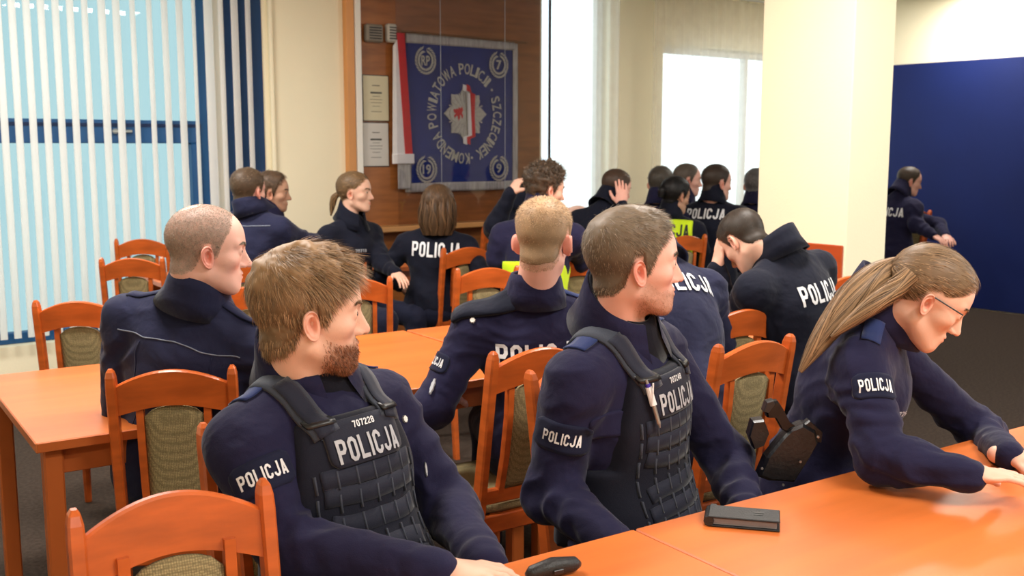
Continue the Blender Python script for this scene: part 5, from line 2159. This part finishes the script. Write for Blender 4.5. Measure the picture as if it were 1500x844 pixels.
# chest pocket flap
pcen = I2['N'] - I2['c'] * .19 + I2['r'] * .165 + I2['f'] * .06
V_, Q_ = surf_patch(I2['bvh'], pcen, unit(-I2['r'] * .8 + I2['f'] * .6), I2['c'], .10, .055, .001, .003, .5)
part(I2['root'], 'pocket_flap', V_, Q_, navy, smooth=False)

# --- near right, woman with a long fair ponytail leaning over the table
def bez(pts): return pts
I3 = person('ponytail', 'woman in navy uniform with long fair ponytail, leaning over the orange table',
            (1358, 435, 2.45), -12, -32, 0, body=-18, N=(1284, 455, 2.52), H=(1180, 745, 2.66), near=True, female=True, hs=.98,
            ER=(1292, 668, 2.27), WR=(1420, 695, 2.16), EL=(1440, 640, 2.75), WL=(1478, 668, 2.42), sw=.165,
            hair=(.26, .16, .085), beard=0, sitting=.58, collar_h=.4,
            hp=dict(top=.010, side=.006, front=.010, clump=.04, n=7000, len=3.5, lift=.02, w=.0012, jit=.06, curve=.55, whorl=(0, -.5, -.10), ear_red=.4,
                    zl=[(0, .080), (30, .074), (45, .055), (60, .036), (75, .024), (88, .024), (104, .020), (118, -.020), (180, -.055)],
                    wtails=[([([(1312, 392, 2.50), (1282, 404, 2.47), (1250, 434, 2.44), (1222, 470, 2.43), (1196, 506, 2.42), (1172, 545, 2.42)], [.026, .036, .036, .032, .022, .007])], 3200, .0013, True),
                            ([([(1335, 400, 2.40), (1310, 425, 2.40), (1278, 447, 2.38), (1242, 474, 2.38), (1218, 494, 2.39)], [.022, .026, .022, .014, .005])], 900, .0012, True)]),
            hand_pose={'R': dict(d=(1, -.1, 0), n=(0, 0, -1), curl=.3), 'L': dict(d=(.8, -.5, 0), n=(0, 0, -1), curl=.3)})
for p_ in I3['root'].children:
    pass
# hair tie and slide
fr = I3['HM'] @ np.array([0, -.092, .052]) + I3['hpos']
mb = MB(); ringp = [fr + I3['HM'] @ np.array([.022 * math.cos(a), -.004, .022 * math.sin(a)]) - np.array(I3['root'].location) for a in np.linspace(0, 2 * np.pi, 13)]
mb.tube(ringp, .005, 8).build('hair_tie', mat('pink_hair_band', (.10, .015, .02), .6, noise=(20, .2)), I3['root'], smooth=True)
# spectacle arm over the ear
g0 = I3['hpos'] + I3['HM'] @ np.array([.079, -.016, .010]); g1 = I3['hpos'] + I3['HM'] @ np.array([.074, .075, .010])
MB().tube([g0 - np.array(I3['root'].location), g1 - np.array(I3['root'].location)], .0018, 6).build('spectacle_arm', black_m, I3['root'])
right_, up_, n_, p_ = sleeve_patch(I3, 1, .30, (.12, -1, .05), .10, .060, .078, .030, tilt=-.06)
text_part(I3['root'], I3['bvh'], '70726', I3['N'] - I3['c'] * .20 + I3['r'] * .10 + I3['f'] * .09, -I3['r'] + I3['f'] * .0, I3['c'], .045, .013, letter_grey, off=.004)
epaulette(I3, 1, w=.045, start=.5)

# --- balding older officer, back three-quarter
I4 = person('balding', 'balding older man in a navy shirt with thin grey piping, seen from behind',
            (304, 366, 2.82), 22, -4, 0, body=78, N=(287, 440, 2.86), H=(262, 700, 2.92), near=True, hs=1.04, sw=.200, bulk=1.08,
            EL=(180, 640, 2.95), WL=(240, 640, 3.2), ER=(352, 620, 2.98), WR=(395, 570, 3.25), cloth=navy_mid, skin='pink',
            hair=(.25, .21, .16), collar_h=.55,
            hp=dict(top=.0022, side=.0036, front=.0016, clump=.05, n=24000, len=1.5, lift=.6, w=.0010, jit=.3, cap0=.5, scalp=.78, bald=(0, -.045, .112), flush=.4, ear_red=.5, neck=1.12, nose=1.15, jaw=1.08, fade=.02,
                    zl=[(0, .094), (20, .094), (32, .088), (42, .078), (52, .058), (62, .040), (70, .018), (76, -.014), (84, -.018), (90, .022), (104, .018), (112, -.015), (122, -.045), (140, -.060), (180, -.062)]))
N4, c4, r4, f4 = I4['N'], I4['c'], I4['r'], I4['f']
piping(I4, [N4 - c4 * (.075 + .012 * abs(x) / .1) + r4 * x - f4 * .14 for x in np.linspace(-.185, .185, 11)], .0035)
epaulette(I4, 1, m=navy_mid, w=.05); epaulette(I4, -1, m=navy_mid, w=.05)
for sx in (-.115, .13):
    piping(I4, [N4 - c4 * z_ + r4 * sx - f4 * .14 for z_ in np.linspace(.10, .42, 8)], .003, navy_mid, .0005)

# --- fair cropped head seen from behind, middle
I5 = person('cropped', 'man seen from behind with fair cropped hair, navy jacket and open collar',
            (797, 352, 3.16), 70, -6, 0, body=96, N=(783, 432, 3.22), H=(790, 640, 3.27), near=True, hs=1.02, sw=.195, bulk=1.0, collar_h=.5,
            EL=(632, 600, 3.15), WL=(648, 580, 3.35), ER=(880, 600, 3.2), WR=(850, 590, 3.25), skin='pink',
            hair=(.42, .27, .15), hp=dict(top=.014, side=.0035, front=.012, clump=.10, n=18000, len=1.2, lift=.8, w=.0011, cap0=.022, tfade=.03, jit=.28, ear_red=.55, neck=1.06, fade=.02, ear=1.05, toplight=.25,
                    zl=ZL[:10] + [(104, .016), (112, -.020), (122, -.060), (140, -.085), (180, -.096)]))
back_text(I5, w=.27, h=.07, down=.160)
epaulette(I5, -1, w=.05); epaulette(I5, 1, w=.05)
sleeve_patch(I5, -1, .50, (-1, -.45, .1), .10, .06, .078, .026, s='POLICJA')
# rolled softshell lapel lying on the left shoulder
pts = [I5['N'] + I5['c'] * .03 - I5['r'] * .06 - I5['f'] * .07, I5['SL'] + I5['c'] * .06 + I5['r'] * .02 - I5['f'] * .02, I5['SL'] + I5['c'] * .05 - I5['r'] * .06]
V_, Q_ = surf_strip(I5['bvh'], pts, None, .085, .004, .012, 14, 4)
part(I5['root'], 'lapel', V_, Q_, navy_dark)
pin(I5, W(612, 545, 3.0), .014, .06, 'sleeve_badge', letter_grey)
pin(I5, W(689, 436, 3.05), .02, .02)

# --- bent figure hidden behind the centre man
I6 = person('bent_hidden', 'person bent low over the table, only the printed navy back seen beside a bearded chin',
            (938, 408, 3.72), 118, -50, 0, body=122, N=(962, 385, 3.62), H=(1035, 610, 3.28), hs=.95, sw=.19, cloth=navy_mid, eyes=False,
            EL=(925, 480, 3.6), WL=(940, 500, 3.85), ER=(1055, 500, 3.72), WR=(1000, 500, 4.0), bulk=1.05,
            hair=(.08, .05, .03), hp=dict(n=2000, ear_red=.3), res=.008)
back_text(I6, w=.27, h=.075, down=.13)
# --- bent officer holding the head
I7 = person('bent_dark', 'man in dark softshell bowed over with hand at forehead, back printed POLICJA in white',
            (1090, 353, 3.95), 126, -48, 0, body=128, N=(1142, 372, 3.90), H=(1195, 580, 3.86), cloth=navy_dark, sw=.195, bulk=1.12, res=.008, hs=.98,
            EL=(1070, 488, 3.98), WL=(1050, 396, 3.98), ER=(1192, 500, 4.15), WR=(1120, 480, 4.25), collar_h=.4, skin='fair',
            hair=(.045, .030, .020), hp=dict(top=.008, side=.004, n=6000, ear_red=.3, w=.0014),
            hand_pose={'L': dict(d=(.12, .1, 1), n=(.85, .2, .1), curl=.22)})
back_text(I7, w=.235, h=.075, down=.165, x=.02, tilt=-.06)

# --- far left pair
I8 = person('far_left_back', 'man in plain navy jacket, brown cropped hair, back turned, before the blind stripes',
            (364, 280, 5.75), 62, -3, 0, body=70, collar_h=.35, N=(369, 308, 5.75), lean=.06, sw=.185, hs=1.02, cloth=navy_mid,
            EL=(335, 385, 5.8), WL=(350, 400, 6.0), ER=(452, 358, 5.95), WR=(478, 352, 6.15), hair=(.115, .072, .042), hp=dict(top=.012, side=.005, n=6000, ear_red=.5), skin='pink')
piping(I8, [I8['N'] - I8['c'] * .07 + I8['r'] * x - I8['f'] * .14 for x in np.linspace(-.17, .17, 11)], .005)
I9 = person('far_left_profile', 'dark-browed man with a moustache, face showing past another head at far left',
            (399, 282, 6.3), 8, -3, 0, body=40, lean=.05, hair=(.12, .07, .04), skin='tan', hs=1.0, beard=.45, hp=dict(top=.018, front=.022, side=.006, n=5000))
I10 = person('far_woman', 'woman with light-brown hair tied low, in profile before the brown display case',
             (520, 282, 6.2), -8, 0, 0, body=-38, lean=.03, female=True, cloth=navy_dark, sw=.178, hs=1.0, collar_h=.6, bulk=1.05,
             hair=(.21, .125, .06), EL=(560, 385, 6.15), WL=(580, 400, 6.0), ER=(478, 380, 6.1), WR=(520, 402, 5.95),
             hp=dict(top=.010, side=.008, front=.010, clump=.05, n=5000, lift=.03, len=2.5, w=.0016, jit=.08, whorl=(0, -.4, -.05), ear_red=.35,
                     zl=[(0, .082), (30, .076), (45, .055), (60, .036), (75, .020), (88, .022), (104, .018), (118, -.030), (180, -.06)],
                     tails=[([([(0, -.098, -.005), (0, -.13, -.03), (-.01, -.145, -.08), (-.015, -.155, -.14)], [.014, .022, .018, .006])], 500, .0016, True)]))
sleeve_patch(I10, 1, .50, (-.2, -1, .1), .1, .05, .08, .03, flap=False, bold=.0)
text_part(I10['root'], I10['bvh'], '70718', I10['N'] - I10['c'] * .17 + I10['r'] * .05 + I10['f'] * .1, -I10['r'], I10['c'], .07, .018, letter_grey, off=.004)
I11 = person('bob', 'woman with brown shoulder-length bob, back printed POLICJA, before the police banner',
             (642, 303, 6.12), 68, -2, 0, body=88, female=True, cloth=navy_dark, N=(640, 335, 6.15), H=(636, 470, 6.15), sw=.18, bulk=1.05, hs=1.04,
             hair=(.115, .062, .030), EL=(560, 402, 6.2), WL=(585, 420, 6.3), ER=(712, 410, 6.0), WR=(700, 420, 6.3),
             hp=dict(top=.016, side=.014, front=.018, clump=.05, n=5000, lift=.02, len=2.5, w=.002, jit=.05, whorl=(0, -.03, .14),
                     zl=[(0, .080), (30, .070), (45, .030), (60, -.02), (75, -.06), (90, -.08), (120, -.10), (180, -.105)],
                     tails=[([([(sx, sy, .05), (sx * 1.12, sy * 1.05, -.02), (sx * 1.12, sy * 1.05, -.09), (sx * .95, sy * .95, -.155)], [.026, .038, .036, .024])
                              for (sx, sy) in ((-.066, .01), (.066, .01), (-.064, -.03), (.064, -.03), (-.046, -.066), (.046, -.066), (-.018, -.09), (.018, -.09))], 420, .0016, True)]))
back_text(I11, w=.285, h=.085, down=.115, x=.01)
I12 = person('curly', 'curly dark-haired person beyond the fair cropped head, before the white curtain',
             (799, 278, 5.4), 25, -8, 0, body=70, N=(790, 318, 5.4), sw=.19, hs=1.0,
             hair=(.085, .055, .034), EL=(728, 378, 5.45), WL=(745, 400, 5.7), ER=(850, 385, 5.5), hp=dict(top=.040, side=.016, front=.045, n=9000, curly=1, clump=.38, lift=.9, len=.9, curl=.004, w=.0020, jit=.6, curve=.2, ear_red=.4))
I13 = person('raised_hand', 'person in dark jacket resting a raised hand by the head, beneath the banner corner',
             (782, 278, 6.3), 60, -5, 0, body=60, N=(762, 310, 6.3), cloth=navy_dark, sw=.17, hs=.9,
             hair=(.03, .02, .015), EL=(726, 330, 6.1), WL=(748, 283, 6.05), ER=(800, 360, 6.4), hp=dict(n=2000), eyes=False,
             hand_pose={'L': dict(d=(.5, .2, .8), n=(.7, .5, -.2), curl=1.0)})
pin(I13, I13['SL'] + np.array([-.03, -.1, .05]), .05, .03)
I14 = person('hand_face', 'man in dark jacket covering the face with one hand, before the cream wall pier',
             (903, 276, 6.9), 28, -14, 0, body=62, N=(886, 302, 6.85), cloth=navy_dark, sw=.185, hs=1.0, bulk=1.05,
             hair=(.085, .048, .030), ER=(914, 345, 6.75), WR=(911, 300, 6.72), EL=(860, 370, 6.9), hp=dict(top=.012, side=.006, n=5000, ear_red=.4), skin='pink',
             hand_pose={'R': dict(d=(-.02, .12, 1), n=(-.1, 1, 0), curl=.22)})
I15 = person('hivis', 'dark-haired person wearing a yellow high-visibility vest with black letters',
             (990, 287, 7.1), 30, -10, 0, body=72, N=(982, 316, 7.12), cloth=navy_dark, sw=.185, hs=1.02, female=True,
             hair=(.006, .005, .006), skin='tan', EL=(945, 380, 7.2), ER=(1035, 385, 7.2),
             hp=dict(top=.018, side=.014, n=3000, clump=.1, jit=.12, lift=.08, tails=[([([(0, -.09, .04), (0, -.12, .02), (0, -.125, -.03)], [.02, .035, .02])], 300, .002, True)]))


def hivis_vest(I, txt, tx=.0, top=.035):
    N, H, c, r, f, root = I['N'], I['H'], I['c'], I['r'], I['f'], I['root']

    def vs(P):
        q = P - N
        x, y, z = q @ r, q @ f, q @ c
        t = I['torso'](P) - .014
        reg = np.maximum(np.maximum(np.abs(x) - .165, z + top), -z - .5)
        neck = .075 - np.sqrt(x * x + (y * .8) ** 2)
        return np.maximum(np.maximum(t, reg), np.maximum(neck, -z * 0 - 1))
    VV, VQ = surface_nets(vs, np.stack([N, H]).min(0) - .26, np.stack([N, H]).max(0) + .26, .01)
    VV = relax(VV, VQ, 2, .5)
    vo = part(root, 'high_visibility_vest', VV, VQ, hivis)
    vb = bvh_of(VV, VQ)
    if txt: text_part(root, vb, txt, N - c * .115 - f * .1 + r * tx, r, c, .27, .085, letter_black, off=.004, bold=.03, parent=vo)
    V_, Q_ = surf_strip(vb, [N - c * .36 - f * .2 + r * x for x in np.linspace(-.16, .16, 6)], None, .05, .003, .003, 12, 2)
    part(root, 'reflective_band', V_, Q_, letter_grey, parent=vo)
    return vo


hivis_vest(I15, 'POLICJA', .01)
hivis_vest(I12, '', top=.24)
I16 = person('grey_back', 'grey-brown haired head half hidden behind the dark-haired person in yellow vest',
             (968, 270, 7.4), 60, -8, 0, body=70, cloth=navy, hair=(.085, .07, .055), hp=dict(top=.016, side=.012, n=3000), hs=1.0, EL=(935, 350, 7.4))
I17 = person('far_profile', 'man with shaved grey hair in profile between two heads by the window',
             (1007, 264, 7.7), 2, -4, 0, body=40, cloth=navy, hair=(.14, .11, .085), skin='pink', hs=1.0, hp=dict(top=.006, side=.003, n=4000, fade=.02))
I18 = person('far_police', 'stocky man with dark cropped hair, navy back printed POLICJA, by the bright window',
             (1050, 268, 7.3), 22, -3, 0, body=66, N=(1044, 295, 7.3), cloth=navy_dark, sw=.20, bulk=1.15, hs=1.06, skin='pink',
             hair=(.055, .035, .025), EL=(985, 345, 7.4), ER=(1102, 340, 7.4), hp=dict(top=.008, side=.004, n=4000, neck=1.15, jaw=1.1))
back_text(I18, w=.27, h=.075, down=.10, x=-.02)
I19 = person('pillar_edge', 'grey-haired person in navy cut off by the pillar edge',
             (1108, 272, 7.9), 60, -5, 0, body=60, cloth=navy, hair=(.16, .15, .15), hs=1.0, sw=.18, EL=(1082, 340, 7.9), hp=dict(top=.02, side=.016, n=2500))
I20 = person('navy_wall', 'short-haired man leaning right on his arms before the navy wall panel',
             (1332, 266, 9.0), -4, -12, 0, body=30, N=(1317, 286, 8.98), H=(1308, 370, 8.95), cloth=navy, hair=(.075, .05, .033), skin='pink', hs=1.0,
             ER=(1342, 330, 8.75), WR=(1368, 345, 8.6), EL=(1375, 330, 9.2), WL=(1385, 345, 8.95), hp=dict(top=.012, side=.004, n=4000, fade=.02))
text_part(I20['root'], I20['bvh'], 'POLICJA', I20['N'] - I20['c'] * .15 - I20['f'] * .1, I20['r'], I20['c'], .27, .075, letter_m, off=.004)

# ================================================================== pen, pistol and holster, papers
pa, pb_ = W(949, 560, 2.20), W(984, 632, 2.17)
loc, nn, i_, d_ = vb2.find_nearest(Vector(pa)); a_ = np.array(loc) + np.array(nn) * .014
loc, nn, i_, d_ = vb2.find_nearest(Vector(pb_)); b_ = np.array(loc) + np.array(nn) * .014
pr = empty('pen', tuple(a_), 0, 'white and grey pen clipped slantwise on the vest of the centre man', 'pen')
ax_ = b_ - a_
white_pl = mat('white_pen_plastic', (.85, .85, .88), .3, noise=(30, .03))
blue_pl = mat('blue_pen_plastic', (.05, .03, .35), .3, noise=(30, .05))
grey_pl = mat('grey_pen_metal', (.35, .33, .32), .3, .5, .6, noise=(30, .05))
MB().tube([ax_ * -.06, ax_ * .03], [.003, .0038], 8).build('push_button', grey_pl, pr)
MB().tube([ax_ * .03, ax_ * .1], .0056, 10).build('barrel_band', blue_pl, pr)
MB().tube([ax_ * .1, ax_ * .50], [.0072, .0078], 10).build('barrel', white_pl, pr)
MB().tube([ax_ * .50, ax_ * .9, ax_ * 1.0], [.005, .0048, .0012], 10).build('tip', grey_pl, pr)
MB().box(tuple(ax_ * .25 + np.array(nn) * .0085), (.003, .003, .05)).build('clip', white_pl, pr)

# holster on the hip of the woman and the pistol in it
hp0 = W(1175, 668, 2.46)
hr = empty('holster', tuple(hp0), 0, 'black moulded holster on the hip of the ponytailed woman', 'holster')
hol_m = mat('black_holster_polymer', (.010, .010, .012), .35, .5, noise=(40, .2), bump=(120, .1))


def pix_prism(root, poly, y, depth, m, name, bevel=0.003, yaw=0.0):
    """outline seen from the front, standing at distance y, given real thickness away from the viewer"""
    base = np.array(root.location)
    P_ = [W(px, py, y) - base for px, py in poly]
    cx = sum(P_) / len(P_)
    n = len(P_)
    back = np.array([0, 1.0, 0]) * depth
    vs = [cx + (p - cx) * .90 - back * 0 for p in P_] + [p + back * .18 for p in P_] + [p + back * .82 for p in P_] + [cx + (p - cx) * .90 + back for p in P_]
    fs = [tuple(range(n - 1, -1, -1)), tuple(range(3 * n, 4 * n))]
    for l in range(3):
        for i in range(n):
            fs.append((l * n + i, l * n + (i + 1) % n, (l + 1) * n + (i + 1) % n, (l + 1) * n + i))
    o = MB().add(vs, fs).build(name, m, root)
    return o


pix_prism(hr, [(1148, 642), (1160, 630), (1178, 622), (1196, 632), (1200, 650), (1188, 672), (1165, 708), (1128, 706), (1112, 700), (1124, 672)], 2.40, .055, hol_m, 'holster_body')
pix_prism(hr, [(1178, 622), (1186, 616), (1206, 634), (1204, 650), (1196, 648)], 2.41, .03, hol_m, 'retention_hood')
pix_prism(hr, [(1098, 640), (1104, 618), (1120, 616), (1128, 636), (1120, 655), (1106, 660)], 2.44, .05, hol_m, 'magazine_pouch')
for (x, y) in ((1198, 640), (1116, 686), (1147, 710), (1172, 676)):
    p = W(x, y, 2.395) - np.array(hr.location)
    MB().tube([p, p + np.array([0, -.004, 0])], .003, 8).build('rivet', grey_pl, hr)
pm = mat('black_pistol_metal', (.016, .016, .018), .25, .6, .6, noise=(60, .2))
ps = empty('pistol', tuple(W(1140, 612, 2.42)), 0, 'black pistol with its grip standing out of the holster', 'pistol')
pix_prism(ps, [(1122, 600), (1128, 590), (1140, 588), (1148, 600), (1158, 620), (1168, 626), (1182, 620), (1184, 632), (1166, 640), (1146, 630), (1136, 612), (1124, 612)], 2.415, .030, pm, 'grip')
pix_prism(ps, [(1119, 604), (1124, 590), (1134, 587), (1136, 593), (1126, 606)], 2.412, .034, black_m, 'magazine_base')
pix_prism(ps, [(1158, 632), (1176, 622), (1186, 622), (1190, 636), (1166, 650)], 2.42, .028, pm, 'slide')

# white sheet on the middle table by the cropped head
p = at_z(700, 478, .762)
sh = MB().box((0, 0, .001), (.21, .29, .0015)).build('paper_sheet', mat('white_paper', (.8, .8, .78), .8, noise=(5, .02)), None)
sh.location = (p[0] + .35, p[1] - .05, .761); sh.rotation_euler = (0, 0, .4)
tag(sh, 'white paper sheet lying on the middle table', 'paper')
# small sticker on the rear rail of the chair of the cropped man is part of that chair
for o in [o for o in bpy.data.objects if o.get('label', '').startswith('wooden chair behind the officer seen from the back')]:
    MB().box((.08, -.2025, .50), (.03, .002, .03)).build('sticker', mat('grey_sticker', (.35, .33, .30), .6, noise=(40, .3)), o)
